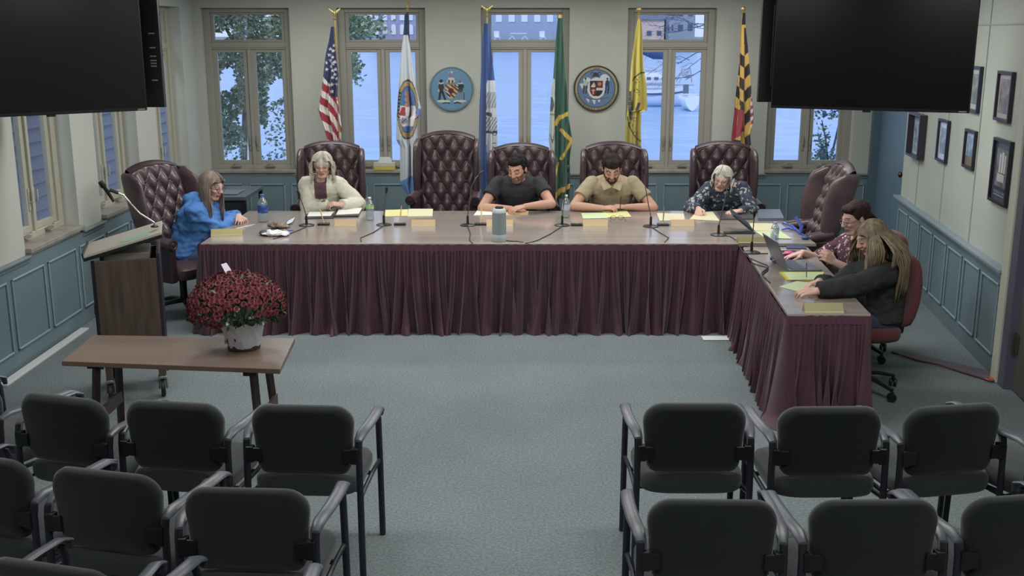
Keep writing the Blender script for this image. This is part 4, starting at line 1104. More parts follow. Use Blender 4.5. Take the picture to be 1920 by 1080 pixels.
# --- woman in plum floral blouse at laptop (facing left)
mflo = floral('plum floral blouse', (74,46,62), [((196,150,152), 1.0, .30), ((214,196,190), 2.2, .22), ((70,44,60), 3.7, .2)], 17)
Yh = 8.02; hc = onY(1604, 410, Yh); H = Head(hc, R(-80), R(18), 0, 1.04)
fw = V((-.985, -.17, 0)).normalized(); ax = V((-fw.y, fw.x, 0))
hips = V((2.74, 8.0, .53)); neck = V((hc.x+.055, Yh+.01, hc.z-.15))
tp, arms, H, lo = person('woman with dark hair and glasses in a plum floral blouse using the laptop', (hips.x, hips.y, 0), H, hips, neck, ax, fw,
    (wz(1566, 492, SZ+.06), (-.8,-.1,.55), (-.5,-.6,.6), 1.25, (.2,-.8,-.8)), (wz(1505, 474, SZ+.045), (-1,-.1,-.15), (0,0,1), .35, (.3,.8,-.6)),
    mflo, 'elbow', SK_F, dict(fem=1, brow=(60,46,44), wrinkle=.004, seed=11, thick=.016, depth=1.2, al=1.04), 1.18, None, 'blouse')
hair_short(H, (66,48,50), tp, 1.03, 5, fringe=-.03, rough=.25)
b = MB()
for k in range(16): b.tube([H.w((.03*math.cos(k), .10, .02)), H.w((.035*math.cos(k), .135, -.04)), H.w((.035*math.cos(k*1.7), .13, -.12)), H.w((.03*math.cos(k*2.1), .12, -.2))], [.012,.012,.011,.003], 6)
b.build('ponytail', MATS['hair (66, 48, 50)'], tp, smooth=180)
b = MB(); b.ell(H.w((0,.085,.02)), [.045,.045,.05], 14, rot=H.R); b.build('hair_bun', MATS['hair (66, 48, 50)'], tp, smooth=180)
glasses(H, tp, (120,116,124))
# --- woman in black hoodie with long hair (nearest, facing left)
mbh = mat('black hoodie cotton', (34,36,38), .9, col2=(44,46,48), scale=8)
mjean = mat('dark jeans', (52,60,78), .9, col2=(44,52,70), scale=30)
mpr = floral('white printed tee', (200,206,190), [((120,150,110), 1.0, .3)], 20)
Yh = 7.18; hc = onY(1634, 446, Yh); H = Head(hc, R(-86), R(24), 0, 1.0)
fw = V((-.99, -.12, 0)).normalized(); ax = V((-fw.y, fw.x, 0))
hips = V((2.55, 7.15, .53)); neck = V((hc.x+.055, Yh, hc.z-.155))
tp, arms, H, lo = person('woman with very long light brown hair in a black hoodie writing at the side table', (hips.x, hips.y, 0), H, hips, neck, ax, fw,
    (wz(1532, 546, SZ+.05), (-1,.1,.0), (0,-.4,1), .9, (.2,-.9,-.8)), (wz(1536, 528, SZ+.055), (-.9,-.3,-.1), (0,.2,1), .9, (.3,.7,-.8)),
    mbh, 'long', SK_F, dict(fem=1, wrinkle=.006, seed=14, thick=.024, cuff=1, al=1.02), 1.05, mjean, 'hoodie')
hair_long(H, (148,134,108), tp, .46, 190, 21, 1.02, (96,82,68), .0, open_=62, strand=.008, bulge=.19)
pr = MB(); pr.ell(neck-lo+fw*.118+V((0,-.05,-.16)), (.018,.05,.07), 12); pr.build('shirt_print', mpr, tp, smooth=180)
pen = MB(); q = wz(1512, 520, SZ+.03); pen.tube([q, q+V((.0,.02,.1))], [.003,.0045], 8); tag(pen.build('pen', mat('slate pen', (92,98,110), .3), smooth=50), 'slate pen held by the woman in the black hoodie', 'pen')
# ------------------------------------------------------------------ maroon office chairs
m_mar = mat('maroon office fabric', (96,48,54), .95, col2=(84,42,48), scale=60, sheen=.2)
def office_chair(label, loc, rz):
    t = thing('office_chair', label, 'chair', loc, rz, 'maroon office chairs at the side table')
    b = MB(); b.loft([(V((0, 0, z)), V((.245*k, 0, 0)), V((0, .235*k, 0))) for z, k in ((.40,.8), (.41,.95), (.44,1), (.475,.99), (.495,.9), (.50,.6))], 40, power=4); b.build('seat', m_mar, t, smooth=60)
    b = MB(); b.loft([(V((0, .0, .395)), V((.2,0,0)), V((0,.19,0))), (V((0, .0, .41)), V((.225,0,0)), V((0,.215,0)))], 30, power=4); b.build('seat_pan', m_blk, t)
    b = MB(); st = []
    for z, k in ((.50,.7), (.52,.88), (.58,.98), (.68,1.0), (.80,.97), (.90,.9), (.945,.78), (.965,.5)):
        st.append((V((0, .245+.05*(z-.5)+.04*math.sin((z-.5)*6), z)), V((.225*k, 0, 0)), V((0, .042*(.6+.4*k), 0))))
    b.loft(st, 32, power=3.2); b.build('backrest', m_mar, t, smooth=70)
    b = MB(); b.tube([(0, .05, .39), (0, .20, .385), (0, .29, .42), (0, .305, .56), (0, .30, .66)], .017, 8, flat=.6, up=(1,0,0)); b.box((.03, .315, .60), (.09, .03, .05)); b.build('back_support', m_blk, t, bevel=.003)
    b = MB(); b.tube([(0,0,.39), (0,0,.12)], .028, 12); b.box((0,0,.385), (.16,.2,.03)); b.build('gas_column', m_blk, t)
    for k in range(5):
        a = 2*PI*k/5+.55; d = V((math.cos(a), math.sin(a), 0))
        l = MB(); l.tube([d*.03+V((0,0,.13)), d*.17+V((0,0,.115)), d*.30+V((0,0,.08))], [.03, .026, .018], 8, flat=.7, up=(0,0,1)); lo_ = l.build('base_leg', m_blk, t)
        c = MB(); Mc = Matrix.Translation(d*.30+V((0,0,.03))) @ Matrix.Rotation(a+.8, 4, 'Z')
        for y in (-.015, .015): c.lathe([(.004,-.009),(.028,-.009),(.03,-.005),(.03,.005),(.028,.009),(.004,.009)], 14, M=Mc @ Matrix.Translation((0, y, 0)) @ Matrix.Rotation(PI/2, 4, 'X'))
        c.tube([d*.30+V((0,0,.07)), d*.30+V((0,0,.035))], .012, 8); c.build('caster', m_blk, lo_)
    return t
office_chair('maroon office chair under the woman in the black hoodie', (2.42, 7.14, 0), R(-88))
office_chair('maroon office chair behind the woman in the floral blouse, mostly hidden', (2.64, 8.0, 0), R(-88))

# ------------------------------------------------------------------ displays
m_scr = mat('black display glass', (9,10,12), .22, spec=.4)
m_bez = mat('black glossy bezel', (26,25,34), .3)
m_port = mat('pale port label', (170,172,176), .5)
def display(label, p, q, zb, h, nrm_side=1, logo=True):
    """p,q bottom corners seen left to right from the front"""
    p, q = V((p[0], p[1], 0)), V((q[0], q[1], 0)); d = (q-p); w = d.length; d.normalize(); n = V((d.y, -d.x, 0))
    t = thing('wall_display', label, 'television', ((p+q)/2).to_tuple()[:2]+(zb,), math.atan2(d.y, d.x))
    b = MB(); b.bx((-w/2, 0, 0), (w/2, .045, h)); b.build('housing', m_bez, t, smooth=0, bevel=.006)
    b = MB(); b.bx((-w/2+.010, -.004, .022), (w/2-.010, .002, h-.010)); b.build('screen', m_scr, t, smooth=0)
    if logo:
        b = MB(); b.bx((-.028, -.004, -.012), (.028, .012, .004)); b.build('sensor_bar', m_bez, t, smooth=0, bevel=.002)
        b = MB(); b.bx((w/2-.07, -.006, .006), (w/2-.02, -.001, .014)); b.build('nameplate_strip', m_port, t, smooth=0)
    b = MB(); b.bx((-.25, .045, .2), (.25, .10, .6)); b.tube([(0, .13, .3), (0, .13, CEIL-zb)], .025, 12); b.build('ceiling_mount', m_blk, t, smooth=40)
    return t, w
display('large black display hanging at the left, facing the audience', (-3.52, 6.66), (-2.53, 7.49), 1.92, .80)
display('large black display hanging at the right, facing the audience', (1.885, 7.87), (3.115, 7.34), 1.91, .80)
def back_display(label, x0, x1, y, zb, h, yaw, ports):
    t = thing('wall_display', label, 'television', ((x0+x1)/2, y, zb), yaw); w = x1-x0
    b = MB(); b.bx((-w/2, 0, 0), (w/2, .04, h)); b.bx((-w/2+.08, -.03, .12), (w/2-.12, 0, h-.1)); b.build('rear_cover', mat('matte black plastic', (22,22,26), .5), t, smooth=0, bevel=.006)
    b = MB(); b.bx((-w/2, .04, 0), (w/2, .05, h)); b.build('screen', m_scr, t, smooth=0)
    sgn = 1 if ports > 0 else -1
    for i, z in enumerate(() if ports < 0 else (.19, .29, .31, .33, .36, .42, .52)):
        b = MB(); x = sgn*(w/2-.055); b.bx((x-.02, -.008, z), (x+.02 , -.001, z+.009)); b.build('port_label', m_port, t, smooth=0)
    b = MB(); b.tube([(0, -.02, .3), (0, -.02, CEIL-zb)], .02, 10); b.build('ceiling_mount', m_blk, t)
back_display('black display turned toward the committee, seen from behind at the left', -3.45, -2.535, 7.86, 1.915, .80, R(3), 1)
back_display('black display turned toward the committee, edge seen behind the right display', 1.835, 2.75, 8.05, 1.94, .80, R(-3), -1)

# ------------------------------------------------------------------ lectern
m_wood = mat('dark walnut veneer', (88,74,64), .5, col2=(66,54,48), scale=3.5, stretch=(6, 6, .5), detail=8)
m_ply = mat('beige lectern laminate', (178,172,160), .45)
t = thing('lectern', 'dark wooden lectern on casters with a slanted beige top, by the left wall', 'lectern', (-2.63, 7.15, 0), R(17))
b = MB(); b.bx((-.2, -.24, .26), (.19, -.222, .98)); b.build('side_panel', m_wood, t, smooth=0, bevel=.003)
b = MB(); b.bx((-.2, .222, .26), (.19, .24, .98)); b.build('side_panel', m_wood, t, smooth=0, bevel=.003)
b = MB(); b.bx((.19, -.24, .24), (.21, .24, 1.02)); b.build('front_panel', mat('near black veneer', (40,36,48), .4), t, smooth=0, bevel=.003)
b = MB(); b.bx((-.185, -.222, .40), (.19, .222, .42)); b.build('shelf', m_wood, t, smooth=0)
b = MB(); b.bx((-.22, -.245, .24), (-.2, -.21, .98)); b.bx((-.225, -.235, .62), (-.2, -.2, .68)); b.build('edge_trim', m_blk, t, smooth=0)
Mt = Matrix.Translation((-.0, 0, 1.06)) @ Matrix.Rotation(R(-15), 4, 'Y')
b = MB(); b.bx((-.265, -.235, .012), (.25, .235, .03), Mt); tb = b.build('slanted_top', m_ply, t, smooth=0, bevel=.003)
b = MB(); b.bx((-.265, -.24, -.008), (.25, .24, .012), Mt); b.bx((-.272, -.235, -.008), (-.262, .235, .045), Mt); b.build('top_edge', m_blk, tb, smooth=0)
b = MB(); b.bx((-.14, -.17, .9), (.15, .17, 1.01)); b.build('neck_box', mat('grey lectern metal', (120,116,110), .5), t, smooth=0, bevel=.004)
b = MB(); b.bx((-.02, -.2, .0305), (.17, -.06, .033), Mt); b.build('notice_card', mat('pale green card', (150,180,160), .6), tb, smooth=0)
for x in (-.17, .17):
    for y in (-.2, .2):
        b = MB(); b.bx((x-.022, y-.022, .15), (x+.022, y+.022, .30)); b.build('leg_post', m_wood, t, smooth=0); b = MB(); b.bx((x-.028, y-.028, .132), (x+.028, y+.028, .15)); b.tube([(x-.024, y, .135), (x-.026, y, .055)], .008, 6); b.tube([(x+.024, y, .135), (x+.026, y, .055)], .008, 6); fk = b.build('caster_fork', m_chrome, t, bevel=.002)
        b = MB(); b.lathe([(.012,-.014),(.054,-.014),(.06,-.008),(.06,.008),(.054,.014),(.012,.014)], 20, M=Matrix.Translation((x, y, .061)) @ Matrix.Rotation(PI/2, 4, 'Y')); b.build('wheel', mat('black rubber', (30,30,32), .6), fk)
t = thing('gooseneck_microphone', 'black and chrome gooseneck microphone bent over the lectern top', 'microphone', (-2.42, 7.12, 1.165), 0)
O = V(t.location)
b = MB(); b.tube([V((0,0,0)), V((0,0,.03)), onY(262,400,7.12)-O, onY(248,385,7.12)-O, onY(232,366,7.12)-O, onY(218,360,7.12)-O], .006, 8); b.build('gooseneck', m_chrome, t)
b = MB(); b.lathe([(.025,0),(.025,.008),(.01,.014)], 14); b.build('mount', m_blk, t)
b = MB(); p0, p1 = onY(188,340,7.12)-O, onY(214,378,7.12)-O; b.tube([p0, p0.lerp(p1,.25), p0.lerp(p1,.3), p1], [.018,.021,.013,.011], 12); b.build('microphone_body', m_blk, t, smooth=60)
b = MB(); b.tube([onY(206,356,7.12)-O, onY(222,362,7.12)-O], .012, 8); b.build('clip', m_blk, t)

# ------------------------------------------------------------------ bench table
m_bw = mat('brown table laminate', (120,102,90), .35, col2=(106,90,80), scale=2, stretch=(.4,5,1), detail=6)
m_leg = mat('dark brown leg wood', (70,52,48), .5, col2=(58,44,42), scale=5, stretch=(5,5,.6))
P = [onZ(115,677,.72), onZ(525,692,.72), onZ(553,634,.72), onZ(175,628,.72)]
c0 = sum(P, V())/4; c0.z = 0
t = thing('folding_table', 'low brown folding table holding the potted mums', 'table', tuple(c0))
b = MB(); b.add([p-c0+V((0,0,dz)) for dz in (-.028, 0) for p in P], [(3,2,1,0), (4,5,6,7), (0,1,5,4), (1,2,6,5), (2,3,7,6), (3,0,4,7)]); b.build('tabletop', m_bw, t, smooth=0, bevel=.003)
for side, (pf, pb) in (('l', (P[0], P[3])), ('r', (P[1], P[2]))):
    s = 1 if side == 'l' else -1
    f, k = pf-c0, pb-c0; ins = V((s*.16, 0, 0))
    tops = [f.lerp(k, .16)+ins, f.lerp(k, .86)+ins]; feet = [f.lerp(k, .02)+ins*.72, f.lerp(k, .98)+ins*.72]
    for a, c in zip(tops, feet):
        b = MB(); b.loft([(V((a.x, a.y, .69)), V((.024,0,0)), V((0,.018,0))), (V((c.x, c.y, 0)), V((.022,0,0)), V((0,.018,0)))], 4); b.build('leg', m_leg, t, smooth=0)
    b = MB(); b.box(V(((tops[0].x+tops[1].x)/2, (tops[0].y+tops[1].y)/2, .675)), (.07, (tops[1]-tops[0]).length+.06, .03)); b.build('apron', m_leg, t, smooth=0)
    m1, m2 = tops[0].lerp(feet[0], .5), tops[1].lerp(feet[1], .5); b = MB(); b.box(V(((m1.x+m2.x)/2, (m1.y+m2.y)/2, .36)), (.02, (m2-m1).length+.02, .07)); b.build('stretcher', m_leg, t, smooth=0)

# ------------------------------------------------------------------ potted mums
pc = onZ(458, 652, .72)
t = thing('potted_mums', 'dome of dark red chrysanthemums in a white foil wrapped pot', 'plant', tuple(pc))
b = MB(); r = random.Random(4)
def foil(u, v):
    a = 2*PI*u; rad = .088+.028*v+.006*noise.noise(V((math.cos(a)*3, math.sin(a)*3, v*4)))+.007*abs(math.sin(a*7+v*5))*v; z = .004+.155*v
    if v < .12: rad *= .93+.07*v/.12
    return V((rad*math.cos(a), rad*math.sin(a), z+.008*v*math.sin(a*9)))
b.grid(foil, 72, 16); b.build('foil_wrap', mat('white pot foil', (212,214,220), .35, bump=.5, bscale=30), t, smooth=180)
b = MB(); b.lathe([(.05,.003),(.09,.003),(.10,.14),(.09,.145),(.02,.14)], 24); b.build('pot', mat('dark pot', (60,56,50), .7), t)
for a in (3.6, 3.9, 4.5):
    b = MB(); p = V((.103*math.cos(a), .103*math.sin(a), .05+.03*(a-3.6))); n = V((math.cos(a), math.sin(a), 0))
    b.loft([(p+V((0,0,-.015)), V((-n.y,n.x,0))*.003, n*.002), (p, V((-n.y,n.x,0))*.008, n*.003), (p+V((0,0,.015)), V((-n.y,n.x,0))*.003, n*.002)], 8); b.build('purple_print', mat('purple print', (70,58,120), .5), t)
DC, DR = V((-.025, .0, .235)), V((.262, .235, .19))
def dome(r):
    a = r.uniform(0, 2*PI); e = math.asin(r.uniform(-.28, 1)); return V((math.cos(a)*math.cos(e), math.sin(a)*math.cos(e), math.sin(e)))
b = MB()
for i in range(2600):
    d = dome(r); d.z = d.z if d.z > 0 else d.z*1.0
    p = DC+V((d.x*DR.x, d.y*DR.y, d.z*DR.z))*r.uniform(.72, .97)
    if d.z < -.05 and r.random() < .0: continue
    q = (d+V((r.uniform(-.7,.7), r.uniform(-.7,.7), r.uniform(-.9,.3)))).normalized(); u = q.cross(V((r.random(), r.random(), r.random()))).normalized(); L_ = r.uniform(.022, .04)
    b.add([p, p+q*L_*.4+u*L_*.3, p+q*L_, p+q*L_*.4-u*L_*.3], [(0,1,2,3)], 0 if r.random() < .7 else 1)
b.build('foliage', [mat('mum leaf dark', (54,74,58), .6), mat('mum leaf pale', (120,144,120), .6)], t, smooth=0, fix=False)
b = MB()
for i in range(24):
    a = r.uniform(0, 2*PI); b.tube([V((.02*math.cos(a), .02*math.sin(a), .14)), V((.17*math.cos(a), .16*math.sin(a), r.uniform(.26,.34)))], .003, 5)
b.build('stem', mat('mum stem', (84,98,66), .7), t)
m_pet = [mat('dark red petal', (112,44,54), .8, col2=(96,36,46), scale=30), mat('rose red petal', (140,72,80), .7), mat('mum centre', (92,30,40), .8)]
fm = MB(); 
for ring, (nn, rr, h, tilt) in enumerate(((13, .020, .000, .1), (11, .0155, .004, .5), (8, .010, .007, .9))):
    for k in range(nn):
        a = 2*PI*(k+.5*ring)/nn; e = V((math.cos(a), math.sin(a), 0)); s_ = V((-e.y, e.x, 0)); tip = e*rr*math.cos(tilt)+V((0,0,h+rr*math.sin(tilt)))
        mid = e*rr*.6*math.cos(tilt)+V((0,0,h+rr*.6*math.sin(tilt)-.001))
        fm.add([V((0,0,h-.002)), mid+s_*rr*.24, tip, mid-s_*rr*.24], [(0,1,2,3)], 1 if ring == 0 else 0)
fm.ell((0,0,.006), (.006,.006,.005), 8, mi=2, k=4)
fme = fm.mesh('flower')
for m_ in m_pet: fme.materials.append(m_)
fme.polygons.foreach_set('material_index', fm.m)
pts = []; tries = 0
rr_ = random.Random(12)
while len(pts) < 430 and tries < 60000:
    tries += 1; d = dome(rr_)
    # bare green patch low on the front right side
    if d.y < 0 and d.z < .16+.12*math.sin(d.x*3) and -.12 < d.x < .62: continue
    if d.y < 0 and d.x > .55 and d.z < .0: continue
    p = DC+V((d.x*DR.x, d.y*DR.y, d.z*DR.z))
    if all((p-q[0]).length > .0265 for q in pts): pts.append((p, d))
pts.sort(key=lambda q: q[0].y-q[0].z*.6)
def fmat(p, d, s_):
    z = (d+V((rr_.uniform(-.3,.3), rr_.uniform(-.3,.3), rr_.uniform(-.1,.3)))).normalized(); x = z.cross(V((.3,.9,.1))).normalized(); y = z.cross(x)
    return Matrix.Translation(p+z*rr_.uniform(-.004,.008)) @ Matrix(((x.x,y.x,z.x,0),(x.y,y.y,z.y,0),(x.z,y.z,z.z,0),(0,0,0,1))) @ Matrix.Scale(s_, 4)
rest = MB()
for i, (p, d) in enumerate(pts):
    M = fmat(p, d, rr_.uniform(.85, 1.15))
    if i < 100:
        o = bpy.data.objects.new('flower', fme); COL.objects.link(o); o.parent = t; o.matrix_local = M
    else:
        for f_, k in zip(fm.f, fm.m): pass
        base = len(rest.v); rest.v += [M @ v for v in fm.v]; rest.f += [[j+base for j in f_] for f_ in fm.f]; rest.m += fm.m
ro = rest.build('flower_mass', m_pet, t, smooth=0, fix=False); ro['kind'] = 'stuff'
b = MB(); p0 = onY(437,525,pc.y+.02)-pc; p1 = onY(420,494,pc.y+.02)-pc; s_ = V((.012,.03,0)); b.add([p0-s_, p0+s_, p1+s_*.6, p1-s_*.9, p0-s_+V((.003,-.002,0)), p0+s_+V((.003,-.002,0)), p1+s_*.6+V((.003,-.002,0)), p1-s_*.9+V((.003,-.002,0))], [(0,1,2,3), (7,6,5,4), (0,4,5,1), (1,5,6,2), (2,6,7,3), (3,7,4,0)])
b.build('plant_tag', mat('white plant tag', (225,220,240), .4), t, smooth=0)

# ------------------------------------------------------------------ small corner table, tissue box
t = thing('corner_table', 'dark small table standing against the back wall behind the blue hoodie woman', 'table', (onZ(460,350,.72).x, 11.7, 0))
b = MB(); b.bx((-.25, -.42, .70), (.22, .42, .74)); b.build('tabletop', mat('slate table laminate', (86,92,100), .4), t, smooth=0, bevel=.004)
b = MB(); b.bx((-.2, -.28, .745), (.1, .05, .75)); b.build('writing_pad', mat('grey pad', (110,122,130), .5), t, smooth=0)
b = MB(); b.bx((-.22, -.38, .45), (.18, -.36, .70)); b.build('apron', mat('near black laminate', (34,38,42), .5), t, smooth=0)
for x in (-.22, .2):
    for y in (-.38, .38): b = MB(); b.bx((x-.02, y-.02, 0), (x+.02, y+.02, .70)); b.build('leg', m_blk, t, smooth=0)
p = onY(721, 312, YB-.03)
t = thing('tissue_box', 'yellow and white tissue box on the back window sill', 'tissue box', (p.x, YB-.005, WZ0+.008))
b = MB(); b.bx((-.125, -.05, 0), (.125, .06, .045)); b.build('box_base', mat('yellow box', (196,184,84), .6), t, smooth=0)
b = MB(); b.bx((-.126, -.051, .045), (.126, .061, .085)); b.build('box_band', mat('pale box', (196,196,180), .6), t, smooth=0)
b = MB(); b.loft([(V((0,0,.085)), V((.085,0,0)), V((0,.02,0))), (V((.01,0,.12)), V((.08,0,0)), V((0,.02,.0))), (V((.0,.0,.15)), V((.06,0,0)), V((0,.01,.0)))], 14); b.build('tissue', mat('white tissue', (205,212,214), .9), t)

# ------------------------------------------------------------------ framed pictures on the right wall
def picture(cx, cy, w, h, col, col2, label, dark=(58,50,56), m=.035, inner=None, depth=.03, z=None):
    c = onP(cx, cy, RP0, RN); tt = (c-RP0).dot(RD)
    t = bpy.data.objects.new('framed_picture', None); COL.objects.link(t); tag(t, label, 'picture', 'framed pictures on the right wall')
    t.matrix_world = Matrix.Translation((c.x, c.y, c.z)) @ Matrix(((RD.x, RN.x, 0, 0), (RD.y, RN.y, 0, 0), (0, 0, 1, 0), (0,0,0,1)))
    b = MB(); f = .022
    for a in ((-w/2, -h/2, w/2, -h/2+f), (-w/2, h/2-f, w/2, h/2), (-w/2, -h/2+f, -w/2+f, h/2-f), (w/2-f, -h/2+f, w/2, h/2-f)): b.bx((a[0], .002, a[1]), (a[2], depth, a[3]))
    b.build('frame', mat('frame %s' % (dark,), dark, .35), t, smooth=0, bevel=.002)
    b = MB(); b.bx((-w/2+f, .004, -h/2+f), (w/2-f, .010, h/2-f)); mo = b.build('mat_board', mat('mat %s' % (col,), col, .25, spec=.8), t, smooth=0)
    b = MB(); b.bx((-w/2+f+m, .010, -h/2+f+m), (w/2-f-m, .012, h/2-f-m)); b.build('print', mat('print %s' % (col2,), col2, .25, col2=tuple(int(k*.7) for k in col2), scale=14, spec=.8), t, smooth=0)
    if inner:
        for k, (x0, z0, x1, z1, cc) in enumerate(inner):
            b = MB(); b.bx((x0*w, .012, z0*h), (x1*w, .0135, z1*h)); b.build('print_figure', mat('ink %s' % (cc,), cc, .3), t, smooth=0)
    return t
picture(1725, 254, .50, .42, (190,205,225), (176,196,222), 'deep framed pale print nearest the blue door', (60,52,66), .02, depth=.07)
picture(1771, 264, .34, .37, (205,215,232), (160,182,196), 'narrow dark frame with a pale blue document, second from the blue door', (44,40,60), .05)
picture(1822, 280, .30, .31, (170,190,214), (150,178,200), 'small framed picture between the document and the sailing ship photograph', (46,40,50), .03, inner=[(-.4,-.42,.4,-.18,(120,108,92))])
picture(1880, 322, .41, .47, (70,74,90), (128,132,136), 'large framed sailing ship photograph nearest the doorway', (44,40,50), .05,
        inner=[(-.22,-.02,-.14,.26,(196,198,196)), (-.1,-.02,0,.3,(206,208,206)), (.04,-.02,.14,.27,(196,198,196)), (-.2,-.16,.2,-.04,(190,190,190)), (-.3,-.3,.3,-.24,(58,60,74)), (-.3,-.38,.3,-.365,(150,154,170))])
picture(1830, 167, .34, .36, (180,190,180), (150,156,140), 'framed yellowish print in the upper row, partly behind the right display', (58,52,74), .04)
picture(1887, 181, .35, .36, (176,172,170), (150,140,146), 'framed mauve grey print in the upper row above the sailing ship photograph', (56,50,60), .035)

# ------------------------------------------------------------------ floor cord and ramp on the right
b = MB(); a, c = onZ(1690,664,0), onZ(1872,708,0); d = (c-a); n = V((-d.y, d.x, 0)).normalized()
st = [a-n*.03, a+n*.06, c+n*.07, c-n*.05]
b.add([p+V((0,0,.002)) for p in (a-n*.09, a+n*.09, c+n*.10, c-n*.10)]+[p+V((0,0,.012)) for p in st], [(0,1,5,4), (1,2,6,5), (2,3,7,6), (3,0,4,7), (7,6,5,4)][:4]+[(4,5,6,7)])
tag(b.build('cord_cover', mat('mauve grey rubber', (98,92,102), .6), smooth=0), 'flat mauve grey cord cover strip across the floor to the doorway', 'cord cover')
b = MB(); b.tube([onZ(1672,660,.01), onZ(1720,676,.008), onZ(1760,684,.008), onZ(1810,700,.008), onZ(1850,712,.008), onZ(1876,714,.01)], .007, 6); tag(b.build('power_cord', mat('dark red cord', (84,44,50), .5)), 'dark red power cord running along the cord cover edge', 'cord')
b = MB()
pts = []
for k in range(60): 
    f = k/59; pts.append(onZ(1852+24*f, 709+3*math.sin(f*7), .012+.01*abs(math.sin(f*19)))+V((.02*math.cos(f*38), .02*math.sin(f*38), 0)))
b.tube(pts, .005, 6); tag(b.build('extension_cord', mat('orange cord', (190,110,84), .5)), 'bunched orange extension cord end at the doorway casing', 'cord')
p = onZ(1346, 637, .004)
b = MB(); b.bx((-.12, -.02, 0), (.12, .10, .004)); o = b.build('fallen_paper', mat('white paper', (215,216,212), .7), smooth=0, loc=p); tag(o, 'white sheet edge on the carpet under the table skirt corner', 'paper')
# ------------------------------------------------------------------ flags on poles
m_cloth = mat('flag cloth', (200,200,200), .8, attr='Col', sheen=.2)
YF = 12.25
def flag(label, name_mat_pole, pole_px, top_py, sil, pattern, seed, finial, folds=3, polecol=(176,150,90), base=True, y=YF, extra=None, rgh=.4):
    p_top = onY(pole_px, top_py, y); t = thing('flag', label, 'flag', (p_top.x, y, 0), 0, 'flags on poles along the back wall')
    O = V((p_top.x, y, 0)); zt = p_top.z
    b = MB(); b.tube([(0,0,.02), (0,0,zt-.12)], .0135, 12); b.build('pole', mat('pole %s' % (polecol,), polecol, rgh, metal=.2), t)
    b = MB(); b.lathe([(.02,0),(.15,0),(.155,.01),(.15,.022),(.05,.035),(.022,.06),(.018,.16),(.001,.162)], 28); b.build('pole_base', mat('brass base', (150,126,70), .4, metal=.6), t)
    b = MB(); g = mat('gold finial', (196,178,120), .35, metal=.5)
    if finial == 'spear': b.lathe([(.012,zt-.125),(.022,zt-.11),(.01,zt-.095),(.026,zt-.07),(.018,zt-.03),(.001,zt+.0)], 12)
    elif finial == 'ball': b.lathe([(.012,zt-.12),(.012,zt-.08),(.02,zt-.07),(.012,zt-.062),(.03,zt-.045),(.036,zt-.025),(.028,zt-.006),(.002,zt)], 14)
    elif finial == 'cap': b.lathe([(.014,zt-.06),(.03,zt-.05),(.03,zt-.01),(.012,zt-.005),(.002,zt)], 12)
    else:   # eagle
        b.lathe([(.012,zt-.14),(.026,zt-.12),(.012,zt-.10),(.02,zt-.09)], 12); b.ell((0,0,zt-.06), (.02,.02,.035), 10)
        b.ell((.0,-.01,zt-.022), (.012,.014,.012), 8)
        for s in (-1, 1): b.loft([(V((s*.01,0,zt-.06)), V((0,.008,0)), V((0,0,.022))), (V((s*.04,0,zt-.035)), V((0,.007,0)), V((0,0,.02))), (V((s*.065,0,zt-.012)), V((0,.003,0)), V((0,0,.008)))], 8)
    b.build('finial', g, t)
    y0, y1 = sil[0][0], sil[-1][0]; nv = int((y1-y0)/1.15); nu = 34
    b = MB(); px_of = []
    r = random.Random(seed); ph = r.uniform(0, 6)
    def fn(u, v):
        py = y0+(y1-y0)*v; xl, xr = interp(sil, py)
        px = xl+(xr-xl)*u; px_of.append((px, py))
        A = (xr-xl)*.00045*(.5+v)
        yo = A*2.0*math.sin(u*2*PI*folds+ph+v*1.6)+A*1.0*math.sin(u*2*PI*(folds*1.9)+2*v)-.03
        q = onY(px, py, y); return V((q.x, y-.015+yo, q.z))-O
    b.grid(fn, nu, nv)
    me = b.mesh('flag_cloth'); a = me.color_attributes.new('Col', 'FLOAT_COLOR', 'POINT'); buf = []
    for px, py in px_of: buf.extend(lin(pattern(px, py)))
    a.data.foreach_set('color', buf)
    fo = link('flag_cloth', me, m_cloth, t, 180)
    if extra: extra(fo, O)
    return t
WHT, RED, NAV = (214,210,208), (150,44,58), (38,44,84)
stars = [(628,85),(621,92),(626,95),(619,103),(625,107),(613,117),(629,116),(626,119),(614,130),(625,132),(630,130),(625,145),(632,147),(624,158),(632,158),(624,171),(621,113),(622,124),(629,139)]
def us(px, py):
    bnd = interp([(50,600),(140,600),(148,612),(160,620),(176,620),(186,630),(200,634)], py)[0]
    if py < 142 or (px > bnd and py < 182):
        for sx, sy in stars:
            dx, dy = px-sx, py-sy; rr = math.hypot(dx, dy); an = math.atan2(dy, dx)+PI/2
            if rr < 3.4*(.55+.45*math.cos(5*an)): return (226,226,230)
        return NAV
    if py > 188 and px > 628: return RED if ((px-628)*2.2-(py-190)) % 28 < 13 and True else WHT
    s_ = py-(px-604)*.75
    if px > 621: s_ = py-(px-604)*1.5+12
    return RED if (s_-152) % 28 < 15 else WHT
flag('United States flag hanging from a gold pole behind the cream jacket woman', None, 627, 14, [(50,622,627),(75,618,628),(100,612,632),(120,609,634),(140,607,637),(180,601,634),(205,596,638),(225,602,641),(240,607,643),(262,614,640),(300,616,638)], us, 1, 'eagle', 2.5)
